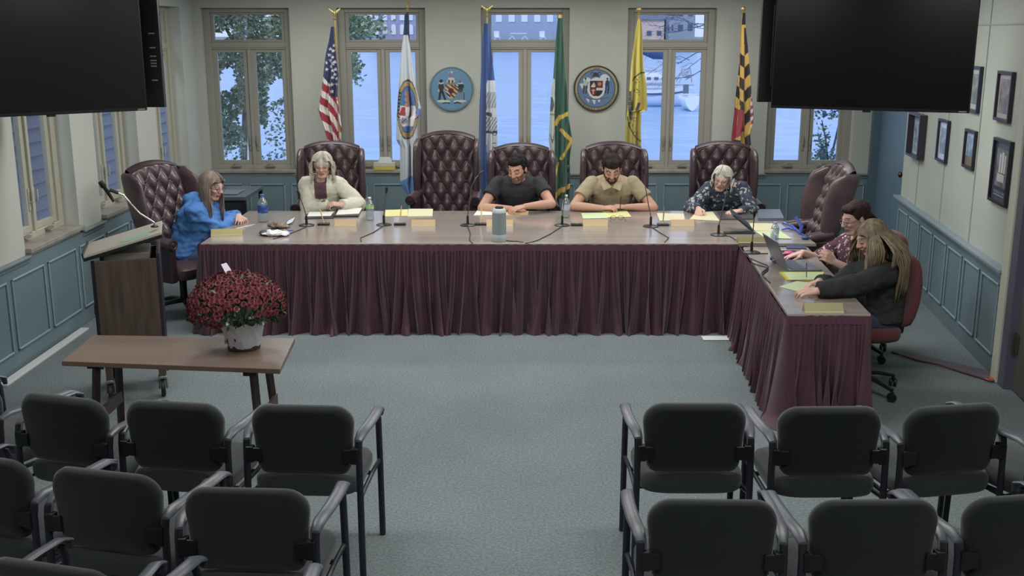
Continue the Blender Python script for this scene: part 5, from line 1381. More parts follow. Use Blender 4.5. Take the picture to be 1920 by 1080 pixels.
def ess(px, py):
    if py < 66: return (44,58,96)
    e = ((px-765)/20.5)**2+((py-205)/56)**2
    if py > 330+ (px-750)*-.5+10: return (96,140,190)
    if 262 < py < 272 and px < 749: return (110,140,190)
    if 203 < py < 216 and px > 781: return (110,130,190)
    if e < 1:
        if e > .90: return (50,52,70)
        if e > .62:
            if px < 753 and int(py/3.2) % 2 == 0 and 170 < py < 222: return (60,58,60)
            return (168,150,104)
        if e > .57: return (56,58,84)
        if abs(px-765-3*math.sin(py*.6)) < 3.2 and 172 < py < 200: return (190,120,90)
        if 200 < py < 216 and px < 762 and px > 749+(216-py)*.3: return (176,62,70)
        if py > 198 and py < 236:
            if ((px-758)/6)**2+((py-226)/6)**2 < 1 and int(px+py) % 3: return (70,66,110)
            return (216,216,222)
        if px > 775 and py < 196: return (84,120,180)
        return (78,122,178)
    return (196,204,210)
flag('white county flag with an oval gold ringed emblem and blue lower corner', None, 764, 1, [(26,760,766),(66,757,766),(90,754,770),(130,750,776),(165,748,781),(205,745,791),(216,744,789),(222,744,783),(262,743,783),(276,750,783),(330,750,785),(345,750,784),(362,762,776)], ess, 2, 'spear', 2, polecol=(52,56,66))
def blu(px, py):
    if py > 150 and py < 300 and px > interp([(150,914),(165,911),(250,911),(300,914)], py)[0]:
        k = (py-150)
        if k < 7: return (200,205,210)
        if (px-911 < 1.2): return (60,66,84)
        if 60 < k < 66+ (px-912)*.3 and px < 922: return (70,72,90)
        if 22 < k < 52: 
            return (176,180,186) if math.sin(px*1.1+py*.45) > -.55 else (120,126,140)
        if 70 < k < 95: return (190,194,200) if abs(((px-920)*1.6+(py-232)) % 9-4) > 1.4 else (66,70,90)
        if 95 <= k < 100: return (70,74,96)
        return (196,200,206)
    f = .82+.22*math.sin(px*.55+py*.01)  # light and dark of the folds painted into the blue
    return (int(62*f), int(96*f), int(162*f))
def md_text(fo, O):
    for ch, px, py in (('D', 927.5, 249), ('.', 928.5, 258), ('1', 926.5, 267), ('6', 925.5, 276)):
        me = text_mesh(ch, .075); q = onY(px, py, YF)
        o = bpy.data.objects.new('lettering', me); COL.objects.link(o); me.materials.append(mat('dark blue lettering', (40,44,66), .7)); o.parent = fo
        o.matrix_local = Matrix.Translation((q.x-O.x, -.085, q.z)) @ Matrix.Rotation(PI/2, 4, 'X') @ Matrix.Rotation(-PI/2, 4, 'Z')
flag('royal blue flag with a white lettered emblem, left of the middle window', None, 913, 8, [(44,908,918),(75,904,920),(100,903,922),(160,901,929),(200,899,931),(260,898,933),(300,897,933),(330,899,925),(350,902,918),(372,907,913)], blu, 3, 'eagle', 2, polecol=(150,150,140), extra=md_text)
GOLD = (208,178,84)
def grn(px, py):
    def near(pl, w):
        for (x0, y0), (x1, y1) in zip(pl, pl[1:]):
            L2 = (x1-x0)**2+(y1-y0)**2; t_ = max(0, min(1, ((px-x0)*(x1-x0)+(py-y0)*(y1-y0))/L2))
            if math.hypot(px-x0-t_*(x1-x0), py-y0-t_*(y1-y0)) < w: return True
        return False
    if near([(1041,232),(1049,220),(1064,213)], 3.8) or near([(1053,244),(1071,263)], 3.6) or near([(1071,265),(1052,297)], 2.8) or near([(1039,368),(1050,357),(1068,348)], 4.2) or near([(1040,330),(1046,305)], 2): return GOLD
    if px < 1040 and 148 < py < 290:
        if ((px-1033)/5)**2+((py-195)/14)**2 < 1: return (70,80,90)
        if py > 250 and py < 266 and abs(abs(px-1035)-(266-py)*.22) < .9: return (80,90,96)
        if abs(py-214) < 2: return (150,120,110)
        return (176,186,184)
    f = .85+.22*math.sin(px*.7+py*.02)  # fold shade worked into the green cloth colour
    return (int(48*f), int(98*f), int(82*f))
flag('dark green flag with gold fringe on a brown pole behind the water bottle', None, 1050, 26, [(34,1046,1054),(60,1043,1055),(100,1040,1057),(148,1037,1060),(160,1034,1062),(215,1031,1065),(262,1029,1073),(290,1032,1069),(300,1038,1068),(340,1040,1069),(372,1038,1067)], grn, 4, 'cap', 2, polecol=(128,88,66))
def yel(px, py):
    B = (60,60,64)
    if ((px-1207)/34)**2+((py-200)/66)**2 < 1 and ((px-1207)/32)**2+((py-200)/63)**2 > 1 and (py > 218 or py < 152): return B
    if 170 < py < 226:
        w_ = 5 if py < 205 else 5-(py-205)*.18
        if abs(px-1181-(py-190)*.05) < w_ and (py > 188 or px < 1183): return (74,80,78) if int(py) % 9 else (150,140,80)
    if abs(px-1196-(py-196)*-.35) < 3.2 and 192 < py < 206: return B
    for cx, cy, rr in ((1191,151,4.5), (1192,170,4), (1190,223,4.2), (1182,233,4), (1190,250,4.5)):
        q = math.hypot(px-cx, py-cy)
        if rr*.62 < q < rr and math.sin(3*math.atan2(py-cy, px-cx)+cx) > -.5: return B
    if 143 < py < 180 and 1196 < px < 1199 and int(py) % 4 < 2: return (120,112,60)
    f = .93+.12*math.sin(px*.5+py*.012)  # faint fold shading mixed into the yellow
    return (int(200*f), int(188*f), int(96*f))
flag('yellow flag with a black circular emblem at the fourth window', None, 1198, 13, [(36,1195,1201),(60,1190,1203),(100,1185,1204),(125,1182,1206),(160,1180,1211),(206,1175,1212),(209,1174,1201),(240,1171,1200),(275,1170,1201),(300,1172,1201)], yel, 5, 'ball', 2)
def mdf(px, py):
    BK, Y_ = (40,36,44), (206,172,92)
    if py > 205 and px < 1394:
        if py < 246: return (150,50,66)
        return (150,50,66) if (px-1370)*1.2 < (262-py)+8 else (Y_ if py < 262 or px > 1386 else BK)
    if py > 172 and px > 1405: return (150,50,66) if int((px+py)/7) % 2 else (206,200,206)
    if py < 82: return BK if (px > 1394 and py > 52) or py < 46 else Y_
    k = int((py+(px-1394)*(1.2 if px > 1394 else -.9)+4)//22); j = 0 if px < 1386 else (1 if px < 1395 else 2)
    return BK if (k+j) % 2 == 0 else Y_
flag('gold, black and red checkered state flag on a pole beside the right window', None, 1393, 12, [(24,1391,1396),(46,1389,1396),(85,1387,1400),(120,1384,1403),(150,1381,1405),(175,1378,1407),(215,1375,1411),(232,1373,1410),(250,1371,1405),(272,1370,1407),(300,1372,1406)], mdf, 6, 'ball', 2)

# ------------------------------------------------------------------ the two round seals
m_seal = mat('painted seal', (120,150,180), .4, attr='Col')
def seal(px, py, rad, label, rimcol, fn):
    c = onY(px, py, YB-.02); t = thing('round_seal', label, 'seal', (c.x, YB, c.z), 0, 'round painted seals between the windows')
    b = MB(); b.lathe([(rad*.96,0),(rad,.006),(rad,.026),(rad*.985,.034),(rad*.955,.034),(rad*.95,.028)], 72, M=Matrix.Rotation(PI/2, 4, 'X'), caps=False); b.build('rim', mat('seal rim %s' % (rimcol,), rimcol, .4), t)
    b = MB(); n = 96; cols = []
    def g(u, v):
        a = 2*PI*u; q = v*.955; x, z = q*math.sin(a), q*math.cos(a); cols.append((x, z)); return V((x*rad, -.029, z*rad))
    b.grid(g, 150, 60); me = b.mesh('painted_disc'); at_ = me.color_attributes.new('Col', 'FLOAT_COLOR', 'POINT'); buf = []
    for x, z in cols: buf.extend(lin(fn(x, z)))
    at_.data.foreach_set('color', buf); link('painted_disc', me, m_seal, t, 180)
    # backing so the disc is solid
    return t
def E2(x, z, cx, cz, rx, rz): return ((x-cx)/rx)**2+((z-cz)/rz)**2 < 1
def sealA(x, z):
    BL = (106,146,176); C1, DK, BR = (206,204,192), (44,48,62), (104,70,52)
    q = math.hypot(x, z)
    for s in (-1, 1):     # ribbon scroll
        if E2(x, z, s*.38, -.545, .30, .055): return C1
        if E2(x, z, s*.36, -.52, .17, .03): return DK
        if abs(z+.60+abs(abs(x)-.26)*.25) < .035 and .10 < abs(x) < .42: return DK
        if abs(z+.56) < .04 and .08 < abs(x) < .24: return C1
    if E2(x, z, -.48, .36, .085, .08): return DK
    if E2(x, z, -.48, .28, .11, .05): return C1
    if E2(x, z, -.48, .10, .13, .17): return (66,52,56)
    if abs(x+.53-(z+.2)*.15) < .055 and -.5 < z < .0: return DK
    if abs(x+.40+(z+.2)*.35) < .055 and -.5 < z < .0: return DK
    if E2(x, z, -.57, -.06, .05, .08): return C1
    if E2(x, z, .38, .33, .07, .06): return (110,116,130)
    if E2(x, z, .40, .27, .11, .045): return C1
    if E2(x, z, .42, .12, .14, .13): return DK
    if E2(x, z, .40, -.05, .12, .10): return (70,78,98)
    if (abs(x-.33) < .035 or abs(x-.45) < .035) and -.5 < z < -.1: return (120,134,146)
    if abs(x-.56) < .02 and -.5 < z < -.15: return DK
    if E2(x, z, -.02, .46, .15, .06): return C1
    if E2(x, z, -.03, .36, .19, .09): return BR if math.sin(x*40) > -.3 else C1
    if E2(x, z, -.03, .26, .17, .05): return (150,116,92)
    if E2(x, z, -.05, .66, .05, .10): return (150,120,120)
    if E2(x, z, .0, .76, .05, .05): return C1
    if E2(x, z, -.12, .74, .05, .04): return (150,156,150)
    if abs(x+.01) < .30 and -.42 < z < .20 and abs(x+.01) < .30-.18*max(0, (-z-.1))/.3:
        if E2(x, z, -.03, -.08, .13, .13): return (84,48,36)
        k = int((x*.8+z+2)*9); return (BR if k % 2 else (196,178,140)) if (x*z < .02) else (C1 if k % 2 else (60,48,40))
    if q > .93: return (84,112,120)
    return BL
def sealB(x, z):
    q = math.hypot(x, z); a = math.atan2(x, z)
    C1 = (206,208,212); BL = (98,124,160); DK = (46,54,60)
    if q > .80:
        if q < .835: return (40,44,62)
        if q > .93: return (64,52,44)
        da = (a/PI*180) % 360
        if 105 < da < 255 and .85 < q < .92 and int(da/2.6) % 2 and not 176 < da < 182: return (70,66,56)
        if (da < 8 or da > 352) and .85 < q < .92 and int(da/2.4) % 2: return (80,70,56)
        return (160,154,118)
    if abs(x) < .285 and -.33 < z < .34 and (z > -.05 or abs(x) < .285*math.sqrt(max(0, 1-((z+.05)/.30)**2))):
        if x < 0 and z > .03:
            if inpoly(x, z, [(-.24,.10),(-.11,.28),(-.10,.10)]) or inpoly(x, z, [(-.09,.26),(-.03,.10),(-.09,.10)]) or E2(x, z, -.14, .085, .1, .03): return (206,206,186)
            return (44,32,36)
        if x >= 0 and z > .03:
            rr = math.hypot(x-.14, z-.2); return (206,150,120) if .04 < rr < .075 else ((200,190,170) if rr < .025 else (104,44,48))
        if x < 0:
            if abs(x+.13) < .03 and -.25 < z < -.02 or (abs(z+.08) < .03 and abs(x+.13) < .08): return (206,150,140)
            return (96,44,46)
        return (206,196,200) if z > -.08 else (36,34,40)
    for s in (-1, 1):
        cx = .48*s
        top = (176,190,170) if s < 0 else (44,58,84)
        if E2(x, z, cx, .42, .045, .05): return DK
        if E2(x, z, cx, .24, .09, .13): return top
        if (abs(x-cx+.06+(z)*-.12) < .035 or abs(x-cx-.05-(z)*.1) < .035) and -.22 < z < .14: return (64,70,60) if s < 0 else (40,54,84)
    if E2(x, z, -.03, .60, .13, .09): return DK
    for s in (-1, 1):
        rr = math.hypot(x+.03-s*.16, z-.64)
        if .05 < rr < .085 and z > .58: return DK
        if abs(z-.52-abs(abs(x+.03)-.12)*.3) < .018 and abs(x+.03) < .2: return DK
    if abs(z+.40+.07*math.cos(x*3.4)) < .025 and abs(x) < .55: return (96,104,88)
    if E2(x, z, 0, .02, .40, .46) or E2(x, z, .36, .42, .22, .20) or E2(x, z, -.42, .38, .16, .1) or inpoly(x, z, [(-.75,.22),(-.55,.22),(-.62,-.02)]): return C1
    if inpoly(x, z, [(-.52,-.36),(-.3,-.45),(-.32,-.62)]) or inpoly(x, z, [(-.2,-.46),(0,-.46),(-.07,-.72)]) or inpoly(x, z, [(.03,-.46),(.2,-.46),(.14,-.62)]): return C1
    return BL
seal(847, 167, .256, 'round pale blue seal with two figures holding a shield, left of the blue flag', (112,136,138), sealA)
seal(1118, 166, .266, 'round seal with tan lettered ring and red quartered shield, left of the yellow flag', (58,50,46), sealB)
# ------------------------------------------------------------------ things on the conference table
m_paper = mat('white paper sheet', (222,222,214), .8)
m_yel = mat('pale yellow paper', (218,214,150), .8)
m_crm = mat('cream paper', (214,210,176), .8)
m_grn = mat('pale green paper', (198,214,172), .8)
m_gold = mat('brass nameplate', (176,166,116), .4, metal=.25)
m_tan = mat('tan nameplate wood', (186,160,122), .5)
def sheet(name, quad, z, m, label, cat='paper', th=.003, group=None, printed=0, zt=None):
    P_ = [onZ(x, y, z) for x, y in quad]; c = sum(P_, V())/4
    b = MB(); b.add([p-c+V((0,0,d)) for d in (0, th) for p in P_], [(3,2,1,0), (4,5,6,7), (0,1,5,4), (1,2,6,5), (2,3,7,6), (3,0,4,7)])
    if printed:
        t = thing(name, label, cat, tuple(c), 0, group); b.build('page', m, t, smooth=0)
        l = MB()
        for k in range(printed):
            f = (k+1)/(printed+1); a, e = P_[0].lerp(P_[3], f).lerp(P_[1].lerp(P_[2], f), .12), P_[0].lerp(P_[3], f).lerp(P_[1].lerp(P_[2], f), .12+.7*(1-.3*((k*7) % 3)/2))
            w_ = (P_[3]-P_[0]).normalized()*.0016; l.add([q-c+V((0,0,th+.0004)) for q in (a-w_, e-w_, e+w_, a+w_)], [(0,1,2,3)])
        l.build('print', mat('faint print', (150,150,146), .8), t, smooth=0, fix=False); return t
    return tag(b.build(name, m, smooth=0, loc=c), label, cat, group)
def plate(quadx, y, label, m, z=TZ, w=None, rz=0, dp=.07, h=.055, front_line=True):
    a, c = onZ(quadx[0], y, z), onZ(quadx[1], y, z); w = (c-a).length; p = (a+c)/2
    t = thing('name_plate', label, 'nameplate', (p.x, p.y, z), rz, 'name plates along the table')
    b = MB(); vs = [(-w/2, 0, 0), (w/2, 0, 0), (w/2, dp, 0), (-w/2, dp, 0), (-w/2, dp*.45, h), (w/2, dp*.45, h)]
    b.add(vs, [(3,2,1,0), (0,1,5,4), (2,3,4,5), (1,2,5), (3,0,4)]); b.build('wedge', m, t, smooth=0)
    b = MB(); b.bx((-w/2, -.006, 0), (w/2, .002, .008)); b.build('foot_strip', mat('pale strip', (214,206,176), .4), t, smooth=0)
    return t
def pen_base(px, y, label, pen=True, lean=.02, col=(196,172,118)):
    p = onZ(px, y, TZ); t = thing('pen_holder', label, 'pen holder', (p.x, p.y, TZ), 0, 'black desk pen holders')
    b = MB(); b.bx((-.052, -.03, 0), (.052, .03, .018)); b.build('base', m_blk, t, smooth=0, bevel=.003)
    b = MB(); b.tube([(0,.0,.018), (0,.005,.035)], [.009,.007], 10); b.build('socket', m_gold, t)
    if pen:
        b = MB(); b.tube([(0,.004,.03), (-lean*.8,.02,.11), (-lean*1.5,.03,.17)], [.004,.0055,.003], 8); b.build('desk_pen', mat('pen %s' % (col,), col, .4), t)
    return t
def micro(px, y, label, pts, z=TZ, scale=1.0, head=True, cable=None, Yd=None):
    p = onZ(px, y, z); t = thing('gooseneck_microphone', label, 'microphone', (p.x, p.y, z), 0, 'black gooseneck microphones on the tables')
    b = MB(); b.lathe([(.068,0),(.07,.006),(.05,.014),(.02,.018)], 24); b.build('base', m_blk, t)
    b = MB(); b.tube([(0,0,.015), (0,0,.09)], [.012,.010], 10); b.build('stem', m_blk, t)
    P_ = [V((0,0,.09))]+[V((onY(x, yy, p.y+dy).x-p.x, dy, onY(x, yy, p.y+dy).z-z)) for x, yy, dy in pts]
    b = MB(); b.tube(P_, .0042, 8); b.build('gooseneck', mat('graphite gooseneck', (96,92,94), .35, metal=.6), t)
    d = (P_[-1]-P_[-2]).normalized(); b = MB(); b.tube([P_[-1]-d*.005, P_[-1]+d*.012, P_[-1]+d*.05, P_[-1]+d*.058], [.007,.0115,.0125,.006], 12); b.build('microphone_head', m_blk, t)
    if cable:
        b = MB(); C_ = [V((onZ(x, yy, z+.004).x-p.x, onZ(x, yy, z+.004).y-p.y, .004)) for x, yy in cable]
        out = []
        for i in range(len(C_)-1):
            for k in range(4): out.append(C_[i].lerp(C_[i+1], k/4)+V((0,0,.0015*math.sin(i+k))))
        out.append(C_[-1]); b.tube(out, .0038, 6); b.build('cable', m_blk, t)
    return t
micro(575, 423, 'gooseneck microphone in front of the cream jacket woman', [(574,405,.01), (570,390,.0), (562,368,-.02)], cable=[(575,425),(560,432),(528,444),(512,448)])
micro(720, 422, 'gooseneck microphone in front of the empty chair, beside the green labelled bottle', [(720,400,.0), (721,385,-.0), (724,362,-.02)], cable=[(718,424),(700,436),(676,446),(677,453)])
micro(877, 423, 'gooseneck microphone left of the grey speaker, reaching up to the empty chair', [(880,385,.01), (884,350,.03), (892,334,.04), (898,328,.05)], cable=[(877,425),(882,438),(880,450),(886,456)])
micro(1054, 423, 'gooseneck microphone beside the clear water bottle near the green flag', [(1056,390,.0), (1062,350,.01), (1065,322,.02)], cable=[(1052,426),(1030,440),(1005,452),(985,456)])
micro(1220, 425, 'gooseneck microphone to the right of the man in the tan polo', [(1216,385,.0), (1210,350,.01), (1207,325,.0)], cable=[(1222,426),(1240,438),(1254,446),(1246,454)])
micro(1347, 441, 'gooseneck microphone pointing up at the grey haired woman, near the table corner', [(1350,415,.0), (1357,385,.02), (1364,350,.04), (1374,334,.04)], cable=[(1350,442),(1368,443),(1380,450)])
micro(1409, 474, 'gooseneck microphone on the side table beside the laptop', [(1411,450,.0), (1413,420,.0), (1414,407,-.01)], z=SZ, cable=[(1409,476),(1425,476),(1440,475)])
pen_base(607, 422, 'black pen holder with a tan pen before the cream jacket woman', lean=.03)
pen_base(750, 422, 'black pen holder with a tan pen in front of the empty chair', lean=-.01)
pen_base(901, 422, 'black pen holder with a pale pen left of the grey speaker', lean=-.01, col=(206,200,150))
pen_base(1081, 423, 'empty black pen holder before the man in the tan polo', pen=False)
pen_base(1243, 423, 'black pen holder with a slim grey pen before the grey haired woman', lean=-.008, col=(110,112,104))
plate((627,668), 424, 'tan wedge name plate before the cream jacket woman', m_tan)
plate((771,816), 424, 'tan wedge name plate in front of the empty chair', m_tan)
plate((912,962), 424, 'tan wedge name plate half hidden behind the grey speaker', m_tan)
plate((1093,1140), 424, 'tan wedge name plate before the man in the tan polo', m_tan)
plate((1258,1302), 424, 'tan wedge name plate before the grey haired woman', m_tan)
plate((396,454), 442, 'long brass name plate at the left table corner beside the blue hoodie woman', m_gold, rz=R(7))
plate((1384,1440), 456, 'olive brass name plate by the corner where the tables meet', mat('olive brass', (124,116,76), .4, metal=.2), h=.045)
plate((1509,1582), 586, 'olive gold name plate on the near end of the side table', mat('olive gold', (146,140,100), .4, metal=.2), z=SZ)
# papers and folders
sheet('paper_sheet', [(437,431),(470,423),(479,420),(445,428)], TZ+.001, m_paper, 'white sheet under the hands of the blue hoodie woman')
t = sheet('folder', [(571,411),(626,410),(626,402),(574,402)], TZ, m_blk, 'black folder open before the cream jacket woman, left half', 'folder', .006)
sheet('paper_sheet', [(576,406),(620,405),(626,397),(580,398)], TZ+.006, m_paper, 'white pages lying on the left black folder', printed=0)
sheet('tablet', [(624,408),(672,407),(678,392),(632,394)], TZ, m_blk, 'black tablet case under white pages beside the cream jacket woman', 'tablet', .012)
sheet('paper_sheet', [(630,403),(673,401),(679,390),(636,391)], TZ+.012, m_paper, 'white pages lying on the black tablet case')
sheet('paper_sheet', [(722,406),(764,405),(765,393),(723,394)], TZ+.001, m_yel, 'yellow paper before the empty chair, beside the microphone', printed=3)
sheet('paper_sheet', [(764,407),(811,406),(812,393),(766,393)], TZ+.001, m_crm, 'thick cream stack of paper before the empty chair', th=.008)
sheet('paper_sheet', [(888,404),(935,403),(940,393),(897,392)], TZ+.001, m_paper, 'white paper left of the grey speaker before the black shirt man')
sheet('envelope', [(946,404),(990,403),(991,396),(950,397)], TZ+.001, mat('peach envelope', (226,190,150), .7), 'peach coloured envelope under the arms of the black shirt man', 'envelope')
sheet('paper_sheet', [(1093,410),(1140,409),(1134,399),(1090,400)], TZ+.001, m_grn, 'pale green white sheet before the man in the tan polo')
sheet('paper_sheet', [(1139,408),(1184,407),(1175,395),(1129,397)], TZ+.003, m_yel, 'yellow lined sheet under the hands of the man in the tan polo', printed=4)
sheet('paper_sheet', [(1237,414),(1284,413),(1282,401),(1231,400)], TZ+.001, m_crm, 'cream sheet beside the slim grey pen', printed=3)
sheet('open_booklet', [(1293,412),(1349,415),(1336,398),(1304,400)], TZ+.002, m_crm, 'open cream booklet before the grey haired woman', 'booklet', .007)
sheet('paper_sheet', [(1416,433),(1455,433),(1448,419),(1399,419)], TZ+.001, m_crm, 'cream sheet at the right end of the conference table, farther one', printed=3)
sheet('paper_sheet', [(1436,447),(1485,448),(1462,433),(1415,434)], TZ+.002, m_grn, 'pale green sheet at the right end of the conference table, nearer one', printed=3)
b = MB(); p = onZ(1378, 412, TZ)
sheet('closed_laptop', [(1352,413),(1414,412),(1404,399),(1345,400)], TZ, mat('slate laptop lid', (92,90,92), .35, metal=.3), 'closed dark laptop lying right of the grey haired woman', 'laptop', .014)
sheet('laptop_case', [(1421,414),(1470,414),(1462,397),(1420,397)], TZ, mat('grey blue case', (100,110,128), .4), 'grey blue laptop case near the back right table corner', 'case', .026)
# glasses before the polo man
t = thing('reading_glasses', 'reading glasses lying in front of the man in the tan polo', 'glasses', tuple(onZ(1157, 412, TZ)))
b = MB()
for s in (-1, 1): b.tube([V((s*.034+.026*math.cos(a_), 0, .02+.017*math.sin(a_))) for a_ in [2*PI*k/14 for k in range(15)]], .002, 6)
b.tube([(-.008,0,.022),(.008,0,.022)], .002, 6); b.build('lens_frame', m_blk, t)
for s in (-1, 1): b = MB(); b.tube([(s*.062,0,.024),(s*.066,-.06,.02),(s*.07,-.12,.006)], .002, 6); b.build('temple', m_blk, t)
# bottles
m_pet_ = clearmat('clear bottle plastic', (214,224,228), .16, .08, .18)
def bottle(px, ybase, z, h, r_, label, capcol, labcol, lab=(.34,.62)):
    p = onZ(px, ybase, z); t = thing('water_bottle', label, 'bottle', (p.x, p.y, z), 0, 'plastic water bottles')
    b = MB(); b.lathe([(r_*.8,0),(r_,.01),(r_,h*.28),(r_*.94,h*.31),(r_,h*.34),(r_,h*.62),(r_*.9,h*.72),(r_*.5,h*.85),(r_*.38,h*.89),(r_*.38,h*.93)], 24); b.build('bottle_body', m_pet_, t)
    b = MB(); b.lathe([(r_*.42,h*.93),(r_*.44,h*.935),(r_*.44,h*.99),(r_*.36,h)], 16); b.build('cap', mat('cap %s' % (capcol,), capcol, .4), t)
    b = MB(); b.lathe([(r_*1.02,h*lab[0]),(r_*1.02,h*lab[1])], 24, caps=False); b.build('label_band', mat('label %s' % (labcol,), labcol, .45, col2=tuple(min(255, int(k*1.5)) for k in labcol), scale=22, contrast=(.55,.6)), t)
    return t
bottle(494, 416, TZ, .255, .046, 'large water bottle with blue cap and blue label near the blue hoodie woman', (70,96,190), (44,68,130))
bottle(694, 413, TZ, .215, .037, 'clear water bottle with a green label and white cap', (225,228,228), (150,190,130), (.52,.68))
bottle(1061, 408, TZ, .215, .036, 'clear water bottle with white cap before the green flag', (225,228,228), (170,176,196), (.34,.58))
bottle(1452, 449, TZ, .15, .034, 'short clear bottle half hidden behind the laptop screen', (170,160,168), (176,200,190))
# grey speaker
p = onZ(936, 452, TZ); t = thing('conference_speaker', 'tall pale grey cylindrical conference speaker standing in front', 'speaker', tuple(p))
b = MB(); b.lathe([(.058,.002),(.062,.01),(.062,.05),(.06,.06)], 28); b.build('base', mat('speaker light grey', (184,190,192), .5), t)
b = MB(); b.lathe([(.0595,.06),(.057,.24)], 28, caps=False); b.build('speaker_grille', mat('speaker grille cloth', (138,148,150), .8), t)
b = MB(); b.lathe([(.058,.24),(.056,.262),(.046,.275),(.01,.276)], 28); b.build('top_cap', MATS['speaker light grey'], t)
b = MB(); b.lathe([(.036,.276),(.036,.285),(.026,.292),(.002,.293)], 20); b.build('camera_ring', m_darkm, t)
b = MB(); b.tube([V((.055,.0,.004)), V((.09,-.02,.004)), V((.15,-.03,.004)), V((.2,-.07,.004))], .0035, 6); b.build('cable', m_blk, t)
# crumpled bag and purse by the blue bottle
p = onZ(508, 440, TZ)
def blob(name, px, py, dims, m, label, cat, seed, amp=.012, z=TZ, vox=.006, fr=22):
    p = onZ(px, py, z); mb = MB(); mb.ell((0,0,dims[2]), dims, 20, k=12); mb.ell((dims[0]*.5,-dims[1]*.2,dims[2]*.7), [q*.7 for q in dims], 16)
    me = remesh(mb, vox, 1, lambda c: amp*noise.noise(V(c)*fr+V((seed,0,0)))+amp*.5*noise.noise(V(c)*fr*2.4))
    for v in me.vertices: v.co.z = max(v.co.z, .001)
    return tag(link(name, me, m, None, 180, loc=(p.x, p.y, z)), label, cat)
blob('plastic_bag', 514, 442, (.12,.075,.022), mat('white plastic bag', (210,212,214), .35), 'crumpled white plastic bag on the left part of the table', 'bag', 3, .018)
blob('purse', 521, 428, (.10,.05,.026), mat('brown purse leather', (88,74,66), .5, col2=(140,122,108), scale=18), 'small brown purse beside the blue labelled bottle', 'purse', 6, .012)
blob('knit_hat', 496, 441, (.055,.045,.022), mat('dark knit', (76,76,80), .8), 'dark bunched cloth item in front of the white plastic bag', 'cloth', 9, .01)
sheet('paper_tag', [(535,422),(548,417),(553,408),(541,414)], TZ+.02, mat('white blue tag', (200,206,226), .6), 'white tag sticking out of the purse', 'tag')
t = thing('key_ring', 'blue white key tag on a ring beside the plastic bag', 'keys', tuple(onZ(535, 431, TZ+.004)))
b = MB(); b.tube([V((.02*math.cos(a_), .02*math.sin(a_), 0)) for a_ in [2*PI*k/12 for k in range(13)]], .002, 6); b.build('ring', m_chrome, t)
b = MB(); b.bx((.02,-.02,-.002), (.07,.02,.003)); b.build('key_tag', mat('blue tag', (96,116,190), .5), t, smooth=0, bevel=.001)
# tablet on a stand at the right end
p = onZ(1392, 437, TZ); t = thing('tablet_stand', 'dark tablet propped on a stand at the right part of the table', 'tablet', tuple(p))
O = V(p); q = [onY(1378,404,p.y+.12)-O, onY(1408,437,p.y-.02)-O]
b = MB(); b.bx((-.16,-.05,0), (.10,.03,.012)); b.build('stand_base', m_blk, t, smooth=0, bevel=.003)
b = MB(); a0, a1 = V((-.08,.05,.14)), V((.08,.0,.012)); n_ = V((0,.16,.03)); th = V((.012,0,.012))
b.add([a0, a1, a1+n_, a0+n_, a0+th, a1+th, a1+n_+th, a0+n_+th], [(0,1,2,3), (7,6,5,4), (0,4,5,1), (1,5,6,2), (2,6,7,3), (3,7,4,0)]); b.build('tablet_body', m_blk, t, smooth=0)
# lanyard, blue straps and sanitizer by the empty right chair
b = MB(); b.tube([onZ(1467,418,TZ+.006), onZ(1485,424,TZ+.02), onZ(1500,436,TZ+.01), onZ(1510,443,TZ+.006)], [.006,.012,.01,.005], 8); b.tube([onZ(1466,430,TZ+.006), onZ(1480,428,TZ+.015), onZ(1495,432,TZ+.01)], [.005,.009,.005], 8)
tag(b.build('blue_strap', mat('royal blue strap', (62,82,176), .5)), 'twisted royal blue strap on the right end of the conference table', 'strap')
p = onZ(1510, 449, TZ); t = thing('key_bunch', 'dark blue key bunch at the right edge of the conference table', 'keys', tuple(p)); b = MB(); b.ell((0,0,.015), (.035,.03,.016), 12); b.build('key_fob', mat('navy fob', (50,62,120), .5), t)
b = MB(); b.tube([(.03,0,.01), (.055,.02,.03), (.05,.05,.01)], .004, 6); b.build('ring', m_chrome, t)
b = MB(); pp = onZ(1500,440,TZ); b.tube([V((0,0,.0)), V((.01,.0,.07)), V((-.04,.03,.15))], [.014,.018,.012], 10); tag(b.build('stapler', mat('blue stapler', (74,96,170), .35), loc=pp), 'blue stapler standing upright before the turned leather chair', 'stapler')

# ------------------------------------------------------------------ side table items
p = onZ(1500, 500, SZ); t = thing('laptop', 'open grey laptop on the side table in front of the floral blouse woman', 'laptop', (p.x-.02, p.y, SZ), R(94))
m_al = mat('grey laptop shell', (128,132,140), .35, metal=.5)
b = MB(); b.bx((-.18,-.125,0), (.18,.125,.016)); b.build('laptop_base', m_al, t, smooth=0, bevel=.003)
b = MB(); b.bx((-.165,-.02,.0162), (.165,.105,.0172)); kb = b.build('keyboard_deck', mat('dark deck', (62,66,74), .5), t, smooth=0)
k_ = MB()
for i in range(13):
    for j in range(5): k_.box((-.152+.0253*i, .0+.0215*j, .0182), (.021,.017,.002))
k_.build('key_grid', mat('slate key', (96,104,124), .5), kb, smooth=0)
b = MB(); b.bx((-.05,-.11,.0162), (.05,-.035,.0168)); b.build('touchpad', m_al, t, smooth=0)
Ms = Matrix.Translation((0,.125,.014)) @ Matrix.Rotation(R(-24), 4, 'X')
b = MB(); b.bx((-.18,0,0), (.18,.008,.235), Ms); sc = b.build('screen_lid', m_al, t, smooth=0, bevel=.003)
b = MB(); b.bx((-.17,-.0012,.012), (.17,0,.225), Ms); b.build('screen', mat('dim laptop screen', (120,124,132), .2), sc, smooth=0)
